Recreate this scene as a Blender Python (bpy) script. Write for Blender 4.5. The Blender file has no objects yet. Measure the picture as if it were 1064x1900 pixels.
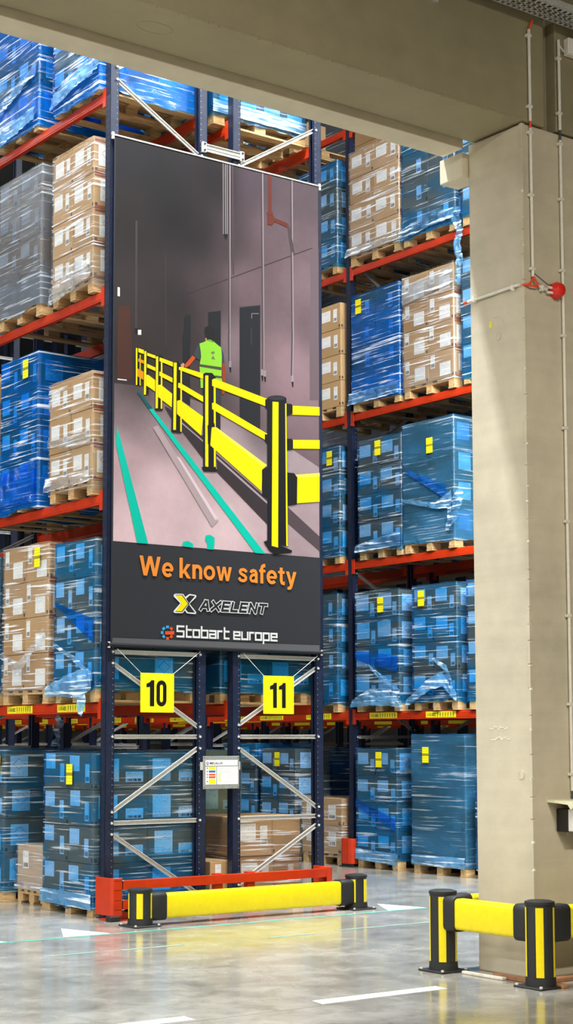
import bpy, bmesh, math, random
from mathutils import Vector, Matrix, noise
R = math.radians
random.seed(7)
scene = bpy.context.scene
col = scene.collection

# ------------------------------------------------------------------ camera
# axes: X along the rack end frames (to the right), Y down the aisles (away), Z up
F_PX, CX, CY, YAW, PITCH, ROLL = 3021.5, 489.55, 1084.75, .630341, .094373, -.000987
cam = bpy.data.cameras.new('camera'); camo = bpy.data.objects.new('camera', cam); col.objects.link(camo)
cam.sensor_fit = 'AUTO'; cam.sensor_width = 36.0
cam.lens = F_PX * 36.0 / 1900.0
cam.shift_x = (532 - CX) / 1900.0
cam.shift_y = (CY - 950) / 1900.0
cam.clip_end = 300
fw = Vector((math.sin(YAW)*math.cos(PITCH), math.cos(YAW)*math.cos(PITCH), math.sin(PITCH)))
rt = Vector((math.cos(YAW), -math.sin(YAW), 0)); up = rt.cross(fw)
r2 = math.cos(ROLL)*rt + math.sin(ROLL)*up; u2 = -math.sin(ROLL)*rt + math.cos(ROLL)*up
m = Matrix((r2, u2, -fw)).transposed().to_4x4(); m.translation = (0, 0, 1.7)
camo.matrix_world = m
scene.camera = camo

# ------------------------------------------------------------------ world, lamps, exposure
w = bpy.data.worlds.new('world'); scene.world = w; w.use_nodes = True
w.node_tree.nodes['Background'].inputs[0].default_value = (.75, .85, 1, 1)
w.node_tree.nodes['Background'].inputs[1].default_value = .05
scene.view_settings.view_transform = 'Standard'
try: scene.view_settings.look = 'None'
except Exception: pass
scene.view_settings.exposure = 0.92
scene.view_settings.gamma = 1.0
scene.view_settings.use_curve_mapping = False

def lamp(name, loc, sx, sy, power, color, rot=(0, 0, 0), spread=180):
    l = bpy.data.lights.new(name, 'AREA'); l.shape = 'RECTANGLE'; l.size = sx; l.size_y = sy
    l.energy = power; l.color = color; l.spread = R(spread)
    o = bpy.data.objects.new(name, l); col.objects.link(o); o.location = loc; o.rotation_euler = rot
    return o
COOL = (.93, .97, 1.0); WARM = (1.0, .94, .82)
# rows of LED battens over the aisles, over the cross aisle and in the front hall, with added fill lamps
for i in range(5):
    lamp('aisle_lamp', (3.2, 12.0+i*5.0, 13.2), .4, 3.2, 420, COOL)
for i in range(3):
    lamp('left_fill_lamp', (-5.5, 11.5+i*6.5, 10.5), .5, 4, 500, COOL)  # unseen fill lamps added to brighten the lower fronts of the left rack
for i in range(5):
    lamp('aisle_lamp', (11.4, 12.2+i*5.0, 13.6), .4, 3.2, 2000, COOL)
for i in range(3):
    lamp('aisle_lamp', (18.0, 17+i*9.0, 13.5), .5, 4, 2600, COOL)
for x, p in ((2.0, 380), (6.8, 860), (12.4, 900)):
    lamp('cross_aisle_light', (x, 10.8, 13.0), 3.2, .4, p, COOL)
for x, y in ((10.3, 9.6), (12.2, 10.0)):
    lamp('cross_aisle_light', (x, y, 7.9), 1.6, .4, 190, COOL, (R(46), 0, R(-58)), 115)  # aimed fill lamps added out of view behind the lintel for the right rack
for x, y, z, p in ((-4.5, 2.5, 6.9, 270), (-4.5, 6.4, 6.9, 240), (4.5, -2.0, 8.4, 900), (1.0, 1.5, 7.6, 330)):
    lamp('hall_lamp', (x, y, z), 2.4, .5, p, WARM)

for i in range(3):
    lamp('aisle_lamp', (24.0, 30+i*8.0, 13.5), .5, 4, 2600, COOL)  # unseen lamps added to brighten the far rows

# ------------------------------------------------------------------ material helpers
def srgb(r, g, b):
    f = lambda c: (c/12.92 if c <= .04045 else ((c+.055)/1.055)**2.4)
    return (f(r/255), f(g/255), f(b/255), 1)
MATS = {}
class NT:
    def __init__(s, name):
        s.m = bpy.data.materials.new(name); s.m.use_nodes = True
        s.t = s.m.node_tree; s.n = s.t.nodes; s.l = s.t.links
        s.out = s.n['Material Output']; s.p = s.n['Principled BSDF']
    def node(s, typ, **kw):
        n = s.n.new(typ)
        for k, v in kw.items():
            if k.startswith('i_'):
                key = k[2:]; key = int(key) if key.isdigit() else key.replace('_', ' ')
                if isinstance(v, bpy.types.NodeSocket): s.l.new(v, n.inputs[key])
                else: n.inputs[key].default_value = v
            else: setattr(n, k, v)
        return n
    def math(s, op, a, b=None, c=None, clamp=False):
        n = s.n.new('ShaderNodeMath'); n.operation = op; n.use_clamp = clamp
        for i, v in enumerate((a, b, c)):
            if v is None: continue
            if isinstance(v, bpy.types.NodeSocket): s.l.new(v, n.inputs[i])
            else: n.inputs[i].default_value = v
        return n.outputs[0]
    def mix(s, fac, a, b, blend='MIX'):
        n = s.n.new('ShaderNodeMix'); n.data_type = 'RGBA'; n.blend_type = blend
        for k, v in ((0, fac), (6, a), (7, b)):
            if isinstance(v, bpy.types.NodeSocket): s.l.new(v, n.inputs[k])
            else: n.inputs[k].default_value = v
        return n.outputs[2]
    def ramp(s, fac, *stops):
        n = s.n.new('ShaderNodeValToRGB'); e = n.color_ramp.elements
        while len(e) < len(stops): e.new(.5)
        for el, (p, c) in zip(e, stops):
            el.position = p; el.color = c if len(c) == 4 else (*c, 1)
        s.l.new(fac, n.inputs[0]); return n.outputs[0]
    def noise(s, vec, scale, detail=3, rough=.5, dist=0.0):
        n = s.node('ShaderNodeTexNoise', i_Scale=scale, i_Detail=detail, i_Roughness=rough, i_Distortion=dist)
        if vec is not None: s.l.new(vec, n.inputs['Vector'])
        return n.outputs['Fac']
    def coord(s, kind='Object'):
        return s.n.new('ShaderNodeTexCoord').outputs[kind]
    def mapping(s, vec, scale=(1,1,1), rot=(0,0,0), loc=(0,0,0)):
        n = s.n.new('ShaderNodeMapping'); s.l.new(vec, n.inputs[0])
        n.inputs['Scale'].default_value = scale; n.inputs['Rotation'].default_value = rot
        if isinstance(loc, bpy.types.NodeSocket): s.l.new(loc, n.inputs['Location'])
        else: n.inputs['Location'].default_value = loc
        return n.outputs[0]
    def sep(s, vec):
        n = s.n.new('ShaderNodeSeparateXYZ'); s.l.new(vec, n.inputs[0]); return n.outputs
    def rand(s): return s.n.new('ShaderNodeObjectInfo').outputs['Random']
    def bump(s, h, strength=.3, dist=.01):
        n = s.n.new('ShaderNodeBump'); n.inputs['Strength'].default_value = strength; n.inputs['Distance'].default_value = dist
        s.l.new(h, n.inputs['Height']); return n.outputs[0]
    def set(s, **kw):
        for k, v in kw.items():
            key = k.replace('_', ' ')
            if isinstance(v, bpy.types.NodeSocket): s.l.new(v, s.p.inputs[key])
            else: s.p.inputs[key].default_value = v
        return s.m

def simple(name, rgb, rough=.5, metal=0.0, nscale=30, namt=.12, bump=0.0, coat=0.0):
    """painted or plain surface with slight mottling and roughness variation"""
    n = NT(name); v = n.coord('Object'); c = srgb(*rgb)
    f = n.noise(v, nscale, 4)
    d = tuple(x*(1-namt) for x in c[:3])+(1,); u = tuple(min(1, x*(1+namt)) for x in c[:3])+(1,)
    n.set(Base_Color=n.ramp(f, (.3, d), (.7, u)), Metallic=metal,
          Roughness=n.math('MULTIPLY_ADD', f, .15, rough-.07), Coat_Weight=coat)
    if bump: n.set(Normal=n.bump(f, bump, .004))
    MATS[name] = n.m; return n.m

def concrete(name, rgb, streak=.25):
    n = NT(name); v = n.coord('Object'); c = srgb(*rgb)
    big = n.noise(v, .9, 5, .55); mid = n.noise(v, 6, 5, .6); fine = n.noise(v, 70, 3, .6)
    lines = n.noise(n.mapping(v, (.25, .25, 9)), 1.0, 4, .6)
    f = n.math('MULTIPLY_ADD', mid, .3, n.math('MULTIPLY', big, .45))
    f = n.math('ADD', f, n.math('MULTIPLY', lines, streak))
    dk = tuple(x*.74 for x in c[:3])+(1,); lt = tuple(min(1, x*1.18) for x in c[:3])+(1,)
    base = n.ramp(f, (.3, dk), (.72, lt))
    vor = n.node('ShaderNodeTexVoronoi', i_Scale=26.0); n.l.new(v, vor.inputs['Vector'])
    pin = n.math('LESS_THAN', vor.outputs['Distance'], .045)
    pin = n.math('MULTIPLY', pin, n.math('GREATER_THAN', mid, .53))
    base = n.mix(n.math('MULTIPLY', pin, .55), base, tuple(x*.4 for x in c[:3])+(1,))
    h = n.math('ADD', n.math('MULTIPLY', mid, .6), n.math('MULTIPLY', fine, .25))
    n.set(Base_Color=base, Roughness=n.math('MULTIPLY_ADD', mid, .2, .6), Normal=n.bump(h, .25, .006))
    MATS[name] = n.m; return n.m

# ---- concrete, floor
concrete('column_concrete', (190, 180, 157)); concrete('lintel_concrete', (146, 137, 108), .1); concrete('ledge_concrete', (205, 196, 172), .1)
concrete('wall_concrete', (150, 150, 145))
n = NT('polished_floor'); v = n.coord('Object')
big = n.noise(v, .55, 5, .6); mid = n.noise(v, 3.2, 5, .62, .4); fine = n.noise(v, 45, 3)
f = n.math('ADD', n.math('MULTIPLY', big, .5), n.math('MULTIPLY', mid, .5))
base = n.ramp(f, (.32, srgb(112, 108, 99)), (.5, srgb(150, 146, 136)), (.68, srgb(182, 178, 169)))
sx = n.sep(v)
j = n.math('MULTIPLY', n.math('ABSOLUTE', n.math('ADD', sx[1], -8.36)), 1)
joint = n.math('LESS_THAN', j, .006)
base = n.mix(n.math('MULTIPLY', joint, .6), base, srgb(70, 66, 60))
n.set(Base_Color=base, Roughness=n.math('ADD', n.math('MULTIPLY', mid, .22), n.math('MULTIPLY_ADD', fine, .05, .06)),
      Specular_IOR_Level=.62, Coat_Weight=.3, Coat_Roughness=.12,
      Normal=n.bump(n.math('ADD', mid, n.math('MULTIPLY', big, 2.0)), .03, .01)); MATS['floor'] = n.m
simple('ceiling_steel', (90, 92, 95), .7)

# ---- steel and plastic
simple('navy_paint', (24, 32, 54), .38, nscale=14, namt=.2)
simple('navy_dark', (22, 26, 40), .5)
simple('orange_paint', (182, 46, 7), .36, nscale=10, namt=.1)
simple('guard_red', (184, 46, 6), .38, nscale=10, namt=.1)
simple('galvanised', (186, 185, 180), .42, .12, nscale=60, namt=.12)
simple('bolt_steel', (225, 225, 220), .3, .4)
simple('hole_glint', (120, 130, 150), .6)  # light seen through the holes, painted as pale discs
simple('black_plastic', (34, 34, 33), .42, nscale=80, namt=.25, bump=.08)
simple('black_rubber', (25, 25, 25), .6)
simple('yellow_plastic', (228, 208, 4), .36, nscale=20, namt=.04)
simple('yellow_sign', (255, 240, 0), .5, namt=.02)
simple('label_yellow', (238, 220, 28), .5, namt=.05)
simple('print_black', (32, 32, 30), .6, namt=.05)
simple('print_dim', (100, 92, 30), .6, namt=.05)
simple('print_grey', (190, 188, 182), .6, namt=.05)
simple('pvc_conduit', (212, 208, 196), .45, namt=.05)
simple('alarm_red', (214, 40, 26), .35, namt=.06)
simple('cable_orange', (222, 72, 30), .5, namt=.06)
simple('cable_dark', (60, 66, 66), .5)
simple('box_white', (226, 222, 216), .4, namt=.03)
simple('box_black', (20, 21, 22), .4)
simple('socket_blue', (20, 84, 150), .35)
simple('canopy_cream', (212, 208, 176), .5)
simple('plate_grey', (150, 152, 150), .45, .3)
simple('paper', (240, 238, 232), .6, namt=.02)
simple('ink_navy', (40, 60, 100), .6)
simple('tape_red', (150, 66, 40), .5)
simple('tag_red', (214, 72, 40), .6); simple('tag_blue', (50, 100, 160), .6)
simple('floor_white', (238, 238, 236), .35, nscale=12, namt=.06)
simple('floor_teal', (90, 176, 160), .4, nscale=9, namt=.25)
simple('floor_teal_faded', (140, 170, 158), .4, nscale=9, namt=.15)
simple('string', (220, 220, 215), .6)
simple('plug_grey', (188, 178, 156), .7, nscale=40)
simple('board_pale', (214, 206, 194), .6); simple('board_brown', (150, 104, 70), .6, nscale=18, namt=.2)
simple('yellow_chalk', (214, 200, 70), .7); simple('chalk', (226, 222, 208), .8)

# ---- wood
n = NT('pallet_wood'); v = n.coord('Object'); r = n.rand()
loc = n.node('ShaderNodeCombineXYZ', i_0=n.math('MULTIPLY', r, 31.0), i_1=n.math('MULTIPLY', r, 17.0)).outputs[0]
g = n.noise(n.mapping(v, (5, 38, 38), loc=loc), 1.0, 4, .6, .6)
c1 = n.ramp(g, (.25, srgb(146, 108, 62)), (.5, srgb(196, 158, 104)), (.8, srgb(224, 190, 138)))
base = n.mix(n.math('MULTIPLY', r, .35), c1, srgb(150, 128, 98))
n.set(Base_Color=base, Roughness=.75, Normal=n.bump(g, .2, .003)); MATS['wood'] = n.m

# ---- cartons
def carton_mat(name, a, b, c):
    n = NT(name); v = n.coord('Object'); r = n.rand(); g = n.coord('Generated')
    f = n.noise(n.mapping(v, (4, 4, 60)), 1.0, 3, .6); f2 = n.noise(v, 5, 4)
    base = n.mix(r, n.mix(f, srgb(*a), srgb(*b)), n.mix(f, srgb(*b), srgb(*c)))
    base = n.mix(n.math('MULTIPLY', f2, .25), base, srgb(150, 118, 78))
    s = n.sep(g)
    # black registration squares printed near the lower corner of every face
    def box(u, lo, hi): return n.math('MULTIPLY', n.math('GREATER_THAN', u, lo), n.math('LESS_THAN', u, hi))
    mk = n.math('MULTIPLY', n.math('MAXIMUM', box(s[1], .02, .085), box(s[0], .02, .07)), box(s[2], .05, .15))
    base = n.mix(n.math('MULTIPLY', mk, .85), base, srgb(40, 34, 30))
    n.set(Base_Color=base, Roughness=.7, Normal=n.bump(f, .08, .002)); MATS[name] = n.m
carton_mat('carton_brown', (176, 138, 92), (192, 154, 106), (206, 170, 122))
carton_mat('carton_shaded', (134, 106, 78), (146, 116, 86), (156, 126, 96))  # same brown cardboard, painted darker to look shaded behind the blue film
carton_mat('carton_grey', (150, 134, 110), (166, 150, 124), (178, 160, 134))
carton_mat('carton_pink', (186, 164, 140), (196, 174, 150), (208, 188, 166))

def label_mat(name, barcode=False, diamond=False):
    n = NT(name); s = n.sep(n.coord('Generated')); r = n.rand(); u, v = s[0], s[2]
    rows = n.math('FRACT', n.math('MULTIPLY', v, 13.0 if not barcode else 9.0))
    inrow = n.math('LESS_THAN', rows, .42)
    cell = n.node('ShaderNodeCombineXYZ', i_0=n.math('MULTIPLY', u, 9.0), i_1=n.math('FLOOR', n.math('MULTIPLY', v, 13.0)), i_2=n.math('MULTIPLY', r, 40)).outputs[0]
    txt = n.math('GREATER_THAN', n.noise(cell, 1.0, 1), .52)
    ink = n.math('MULTIPLY', inrow, txt)
    mu = n.math('MULTIPLY', n.math('GREATER_THAN', u, .1), n.math('LESS_THAN', u, .88))
    if barcode:
        area = n.math('MULTIPLY', n.math('GREATER_THAN', v, .62), n.math('LESS_THAN', v, .93))
        bc = n.math('MULTIPLY', n.math('GREATER_THAN', v, .08), n.math('LESS_THAN', v, .32))
        bars = n.math('GREATER_THAN', n.noise(n.node('ShaderNodeCombineXYZ', i_0=n.math('MULTIPLY', u, 16.0)).outputs[0], 1.0, 1), .45)
        ink = n.math('MULTIPLY', ink, area)
        k = n.math('MAXIMUM', n.math('MULTIPLY', ink, .5), n.math('MULTIPLY', n.math('MULTIPLY', bars, bc), .9))
    else:
        area = n.math('MULTIPLY', n.math('GREATER_THAN', v, .08), n.math('LESS_THAN', v, .94))
        gap = n.math('GREATER_THAN', n.math('ABSOLUTE', n.math('ADD', v, -.45)), .14)
        k = n.math('MULTIPLY', n.math('MULTIPLY', ink, area), n.math('MULTIPLY', gap, .38))
    k = n.math('MULTIPLY', k, mu)
    base = n.mix(k, srgb(240, 238, 233), srgb(40, 40, 44))
    if diamond:
        d = n.math('ADD', n.math('ABSOLUTE', n.math('ADD', u, -.5)), n.math('MULTIPLY', n.math('ABSOLUTE', n.math('ADD', v, -.6)), 1.25))
        ring = n.math('MULTIPLY', n.math('GREATER_THAN', d, .31), n.math('LESS_THAN', d, .36))
        base = n.mix(n.math('LESS_THAN', d, .3), base, srgb(238, 236, 230))
        base = n.mix(n.math('MULTIPLY', ring, .7), base, srgb(190, 80, 60))
    n.set(Base_Color=base, Roughness=.55); MATS[name] = n.m
label_mat('label_text'); label_mat('label_barcode', barcode=True); label_mat('label_diamond', diamond=True)
n = NT('tag_yellow'); s = n.sep(n.coord('Generated'))
k = n.math('MULTIPLY', n.math('GREATER_THAN', s[2], .44), n.math('LESS_THAN', s[2], .58))
k2 = n.math('MULTIPLY', n.math('LESS_THAN', n.math('FRACT', n.math('MULTIPLY', s[2], 7.0)), .3), .35)
n.set(Base_Color=n.mix(n.math('MAXIMUM', n.math('MULTIPLY', k, .75), k2), srgb(246, 232, 10), srgb(70, 62, 10)), Roughness=.5); MATS['tag_yellow'] = n.m

# ---- stretch film: tinted thin plastic, more layers = deeper colour, glossy creases
def film(name, light, dense, body, d0, d1, haze, streak=.5, gl=.16, white=(.8, .86, .9, 1), sscale=1.0, opac=0.0, thr=.70, sv=42):
    n = NT(name); uv = n.coord('UV'); r = n.rand()
    loc = n.node('ShaderNodeCombineXYZ', i_0=n.math('MULTIPLY', r, 53.0), i_1=n.math('MULTIPLY', r, 29.0)).outputs[0]
    band = n.noise(n.mapping(uv, (.5, 2.2, 1), (0, 0, R(-9)), loc), 1.0, 3, .55)
    patch = n.noise(n.mapping(uv, (1.3, 2.6, 1), (0, 0, R(12)), loc), 1.0, 4, .6, .5)
    dens = n.math('ADD', n.math('MULTIPLY', band, .65), n.math('MULTIPLY', patch, .35))
    mr = n.node('ShaderNodeMapRange', i_1=.38, i_2=.62, i_3=d0, i_4=d1); n.l.new(dens, mr.inputs[0])
    low = n.math('MULTIPLY_ADD', n.sep(uv)[1], -1.6, .85, clamp=True)
    dens = n.math('MULTIPLY_ADD', low, min(.8, .7*(d1-d0)), mr.outputs[0])
    dens = n.math('MINIMUM', n.math('MAXIMUM', dens, 0.0), 1.0); tcol = n.mix(dens, light, dense)
    cr = n.noise(n.mapping(uv, (1.6, 17, 1), (0, 0, R(7)), loc), 1.0, 5, .62, .9)
    cr2 = n.noise(n.mapping(uv, (5, 30, 1), (0, 0, R(-14)), loc), 1.0, 4, .6, 1.2)
    h = n.math('ADD', cr, n.math('MULTIPLY', cr2, .5))
    bmp = n.bump(h, .42 if gl < .3 else .8, .012)
    tr = n.node('ShaderNodeBsdfTransparent'); n.l.new(tcol, tr.inputs[0])
    di = n.node('ShaderNodeBsdfDiffuse', i_0=body); n.l.new(bmp, di.inputs['Normal'])
    go = n.node('ShaderNodeBsdfGlossy', i_0=(1, 1, 1, 1), i_1=.16); n.l.new(bmp, go.inputs['Normal'])
    wh = n.node('ShaderNodeBsdfDiffuse', i_0=white); n.l.new(bmp, wh.inputs['Normal'])
    m1 = n.node('ShaderNodeMixShader'); n.l.new(n.math('MULTIPLY_ADD', dens, haze, opac), m1.inputs[0]); n.l.new(tr.outputs[0], m1.inputs[1]); n.l.new(di.outputs[0], m1.inputs[2])
    # taut strands where the film has been stretched white
    st = n.noise(n.mapping(uv, (1.1*sscale, sv*sscale, 1), (0, 0, R(10)), loc), 1.0, 3, .55, .5)
    where = n.noise(n.mapping(uv, (2.2, 3.4, 1), (0, 0, 0), loc), 1.0, 3)
    mrs = n.node('ShaderNodeMapRange', i_1=thr, i_2=thr+.09, i_3=0.0, i_4=streak); n.l.new(n.math('MULTIPLY_ADD', where, .35, n.math('MULTIPLY', st, .9)), mrs.inputs[0])
    m2 = n.node('ShaderNodeMixShader'); n.l.new(mrs.outputs[0], m2.inputs[0]); n.l.new(m1.outputs[0], m2.inputs[1]); n.l.new(wh.outputs[0], m2.inputs[2])
    fr = n.node('ShaderNodeFresnel', i_IOR=1.45); n.l.new(bmp, fr.inputs['Normal'])
    fac = n.math('MULTIPLY_ADD', fr.outputs[0], .55, gl*.12, clamp=True)
    m3 = n.node('ShaderNodeMixShader'); n.l.new(fac, m3.inputs[0]); n.l.new(m2.outputs[0], m3.inputs[1]); n.l.new(go.outputs[0], m3.inputs[2])
    n.l.new(m3.outputs[0], n.out.inputs[0]); n.n.remove(n.p)
    MATS[name] = n.m
B1 = (.50, .74, .99, 1); B2 = (.10, .61, 1.0, 1)
film('film_blue', B1, B2, (.03, .30, .85, 1), -.5, 1.0, .14, thr=.695, opac=.015)
film('film_blue_dense', (.22, .66, 1, 1), (.02, .38, .96, 1), (.008, .22, .85, 1), .1, 1.0, .34, .75, thr=.69)
film('film_blue_plain', (.34, .66, .95, 1), (.06, .38, .86, 1), (.05, .2, .36, 1), -.2, .95, .4, .3, opac=.12)
film('film_green', (.78, .93, .95, 1), (.5, .82, .95, 1), (.4, .66, .7, 1), .0, .7, .2, .2, opac=.1)
film('film_clear', (.98, .99, 1, 1), (.92, .94, .97, 1), (.62, .64, .66, 1), .0, .6, .1, .65, white=(.9, .92, .95, 1), thr=.685)
film('film_grey', (.60, .64, .70, 1), (.38, .42, .49, 1), (.22, .25, .30, 1), .2, 1.0, .32, .45, opac=.14)
film('film_hem', (.6, .86, 1, 1), (.25, .66, .98, 1), (.2, .55, .95, 1), .0, 1.0, .4, .95, gl=.8, white=(.78, .9, 1, 1), sscale=1.3, opac=.12, thr=.655, sv=20)
film('film_strap', (.2, .62, 1, 1), (.06, .42, .97, 1), (.01, .24, .9, 1), .2, 1.0, .3, .12)
film('film_clear_hem', (.96, .97, 1, 1), (.85, .9, .94, 1), (.8, .82, .84, 1), .0, .9, .25, .8, gl=.6, white=(.95, .96, .97, 1), sscale=1.3, thr=.655, sv=22, opac=.04)

# ------------------------------------------------------------------ geometry helpers
class MB:
    def __init__(s): s.v = []; s.f = []
    def poly(s, pts):
        b = len(s.v); s.v += [tuple(p) for p in pts]; s.f.append(tuple(range(b, b+len(pts))))
    def box(s, x0, x1, y0, y1, z0, z1):
        b = len(s.v)
        s.v += [(x, y, z) for z in (z0, z1) for y in (y0, y1) for x in (x0, x1)]
        for f in ((0,2,3,1),(4,5,7,6),(0,1,5,4),(2,6,7,3),(0,4,6,2),(1,3,7,5)): s.f.append(tuple(b+i for i in f))
        return s
    def cyl(s, c, r0, r1, z0, z1, n=16, axis='z'):
        b = len(s.v)
        for z, r in ((z0, r0), (z1, r1)):
            for i in range(n):
                a = 2*math.pi*i/n; p = (r*math.cos(a), r*math.sin(a), z)
                if axis == 'x': p = (p[2], p[0], p[1])
                if axis == 'y': p = (p[0], p[2], p[1])
                s.v.append((c[0]+p[0], c[1]+p[1], c[2]+p[2]))
        for i in range(n): s.f.append((b+i, b+(i+1) % n, b+n+(i+1) % n, b+n+i))
        s.f.append(tuple(b+i for i in reversed(range(n)))); s.f.append(tuple(b+n+i for i in range(n)))
        return s
    def bar(s, p, q, wdt, hgt, upv=(0, -1, 0)):
        p, q = Vector(p), Vector(q); d = (q-p).normalized(); a = d.cross(Vector(upv)).normalized(); b_ = Vector(upv).normalized()
        b = len(s.v)
        for e in (p, q):
            for i, j in ((-1,-1),(1,-1),(1,1),(-1,1)): s.v.append(tuple(e + a*wdt/2*i + b_*hgt/2*j))
        for f in ((0,1,2,3),(7,6,5,4),(0,4,5,1),(1,5,6,2),(2,6,7,3),(3,7,4,0)): s.f.append(tuple(b+i for i in f))
        return s
    def channel(s, p, q, wdt, lip, upv=(0, -1, 0)):
        """C-profile lattice brace: flat web with two lips towards upv"""
        p, q = Vector(p), Vector(q); d = (q-p).normalized(); a = d.cross(Vector(upv)).normalized(); u = Vector(upv).normalized()
        t = .004
        for off, ww, h0, h1 in ((0, wdt, 0, t), (-wdt/2+t, t*2, t, lip), (wdt/2-t, t*2, t, lip)):
            b = len(s.v)
            for e in (p, q):
                for i, h in ((-1,h0),(1,h0),(1,h1),(-1,h1)): s.v.append(tuple(e + a*(off+ww/2*i) + u*h))
            for f in ((0,1,2,3),(7,6,5,4),(0,4,5,1),(1,5,6,2),(2,6,7,3),(3,7,4,0)): s.f.append(tuple(b+i for i in f))
        return s
    def prism(s, prof, axis, a0, a1):
        """extrude a closed 2D profile along an axis"""
        b = len(s.v); n = len(prof)
        for a in (a0, a1):
            for u, v in prof:
                s.v.append({'x': (a, u, v), 'y': (u, a, v), 'z': (u, v, a)}[axis])
        for i in range(n): s.f.append((b+i, b+(i+1) % n, b+n+(i+1) % n, b+n+i))
        s.f.append(tuple(b+i for i in reversed(range(n)))); s.f.append(tuple(b+n+i for i in range(n)))
        return s
    def tube(s, pts, r, n=8):
        pts = [Vector(p) for p in pts]; b = len(s.v); prev = None
        for k, p in enumerate(pts):
            t = ((pts[min(k+1, len(pts)-1)]-pts[max(k-1, 0)])).normalized()
            if prev is None:
                a = t.orthogonal().normalized()
            else:
                a = (prev - t*prev.dot(t)).normalized()
            prev = a; c = t.cross(a)
            for i in range(n):
                an = 2*math.pi*i/n; s.v.append(tuple(p + (a*math.cos(an)+c*math.sin(an))*r))
        for k in range(len(pts)-1):
            for i in range(n): s.f.append((b+k*n+i, b+k*n+(i+1) % n, b+(k+1)*n+(i+1) % n, b+(k+1)*n+i))
        s.f.append(tuple(b+i for i in reversed(range(n)))); s.f.append(tuple(b+(len(pts)-1)*n+i for i in range(n)))
        return s
    def mesh(s, name, bevel=0.0, seg=1, smooth=False):
        me = bpy.data.meshes.new(name); me.from_pydata(s.v, [], s.f); 
        bm = bmesh.new(); bm.from_mesh(me)
        bmesh.ops.recalc_face_normals(bm, faces=bm.faces)
        if bevel:
            bmesh.ops.remove_doubles(bm, verts=bm.verts, dist=1e-5)
            ed = [e for e in bm.edges if len(e.link_faces) == 2 and e.calc_face_angle(0) > .5]
            bmesh.ops.bevel(bm, geom=ed, offset=bevel, segments=seg, affect='EDGES', profile=.5)
        bm.to_mesh(me); bm.free()
        if smooth:
            for p in me.polygons: p.use_smooth = True
            try: me.set_sharp_from_angle(angle=R(40))
            except Exception: pass
        me.update(); return me

def ob(name, me, mat=None, parent=None, loc=(0,0,0), rot=(0,0,0), scale=None):
    o = bpy.data.objects.new(name, me); col.objects.link(o); o.location = loc; o.rotation_euler = rot
    if scale: o.scale = scale
    if parent: o.parent = parent
    if mat and not me.materials: me.materials.append(MATS[mat])
    return o
def tag(o, label, cat, group=None):
    o['label'] = label; o['category'] = cat
    if group: o['group'] = group
    return o
def thing(name, label, cat, loc=(0,0,0), rotz=0, group=None):
    o = bpy.data.objects.new(name, None); col.objects.link(o); o.location = loc; o.rotation_euler = (0,0,rotz); o.empty_display_size = .1
    return tag(o, label, cat, group)
def struct(name, me, mat, label=None):
    o = ob(name, me, mat); o['kind'] = 'structure'
    if label: o['label'] = label
    return o
CACHE = {}
def cached(key, fn):
    if key not in CACHE: CACHE[key] = fn()
    return CACHE[key]
def with_mat(me, mat):
    k = ('wm', me.name, mat)
    if k not in CACHE:
        c = me if not me.materials else me.copy()
        if me.materials: c.materials.clear()
        c.materials.append(MATS[mat]); CACHE[k] = c
    return CACHE[k]
def text_mesh(s, x0, x1, z0, cap, offset=0.0, shear=0.0, depth=.0006, space=1.0, key=None):
    """built-in lettering fitted to a width and cap height; lies in the XZ plane facing -Y"""
    cu = bpy.data.curves.new('t', 'FONT'); cu.body = s; cu.offset = offset; cu.shear = shear; cu.extrude = depth; cu.space_character = space
    cu.resolution_u = 3
    o = bpy.data.objects.new('t', cu); col.objects.link(o)
    bpy.context.view_layer.update()
    me = bpy.data.meshes.new_from_object(o.evaluated_get(bpy.context.evaluated_depsgraph_get()))
    bpy.data.objects.remove(o); bpy.data.curves.remove(cu)
    xs = [v.co.x for v in me.vertices]; a, b = min(xs), max(xs); capu = .729
    sx = (x1-x0)/(b-a); sz = cap/capu
    for v in me.vertices:
        x, y, z = v.co; v.co = (x0+(x-a)*sx, -z, z0+y*sz)
    me.update(); return me

# ------------------------------------------------------------------ setting
Y0, PITCH_Y = 13.58, 3.49          # first frame, bay pitch along the aisles
TOPS = [2.056, 4.092, 6.13, 8.165, 10.2]   # beam tops
struct('floor', MB().box(-12, 46, -10, 62, -.2, 0).mesh('floor'), 'floor')
struct('ceiling', MB().box(-12, 46, -10, 62, 13.2, 13.4).mesh('ceiling'), 'ceiling_steel')
struct('wall_back', MB().box(-12, 46, 62, 62.2, 0, 14.6).mesh('wall_back'), 'wall_concrete')
struct('wall_left', MB().box(-12.2, -12, -10, 62, 0, 14.6).mesh('wall_left'), 'wall_concrete')
struct('wall_right', MB().box(46, 46.2, -10, 62, 0, 14.6).mesh('wall_right'), 'wall_concrete')
struct('wall_front', MB().box(-12, 46, -10.2, -10, 0, 14.6).mesh('wall_front'), 'wall_concrete')

def rough_edge_box(x0, x1, y0, y1, z0, z1, ch, name):
    m = MB().box(x0, x1, y0, y1, z0, z1).mesh(name, ch, 2); return m
column = struct('concrete_column', rough_edge_box(8.484, 9.75, 8.36, 8.94, 0, 6.268, .014, 'concrete_column'), 'column_concrete', 'tall square concrete column behind the yellow and black guard')
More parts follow.
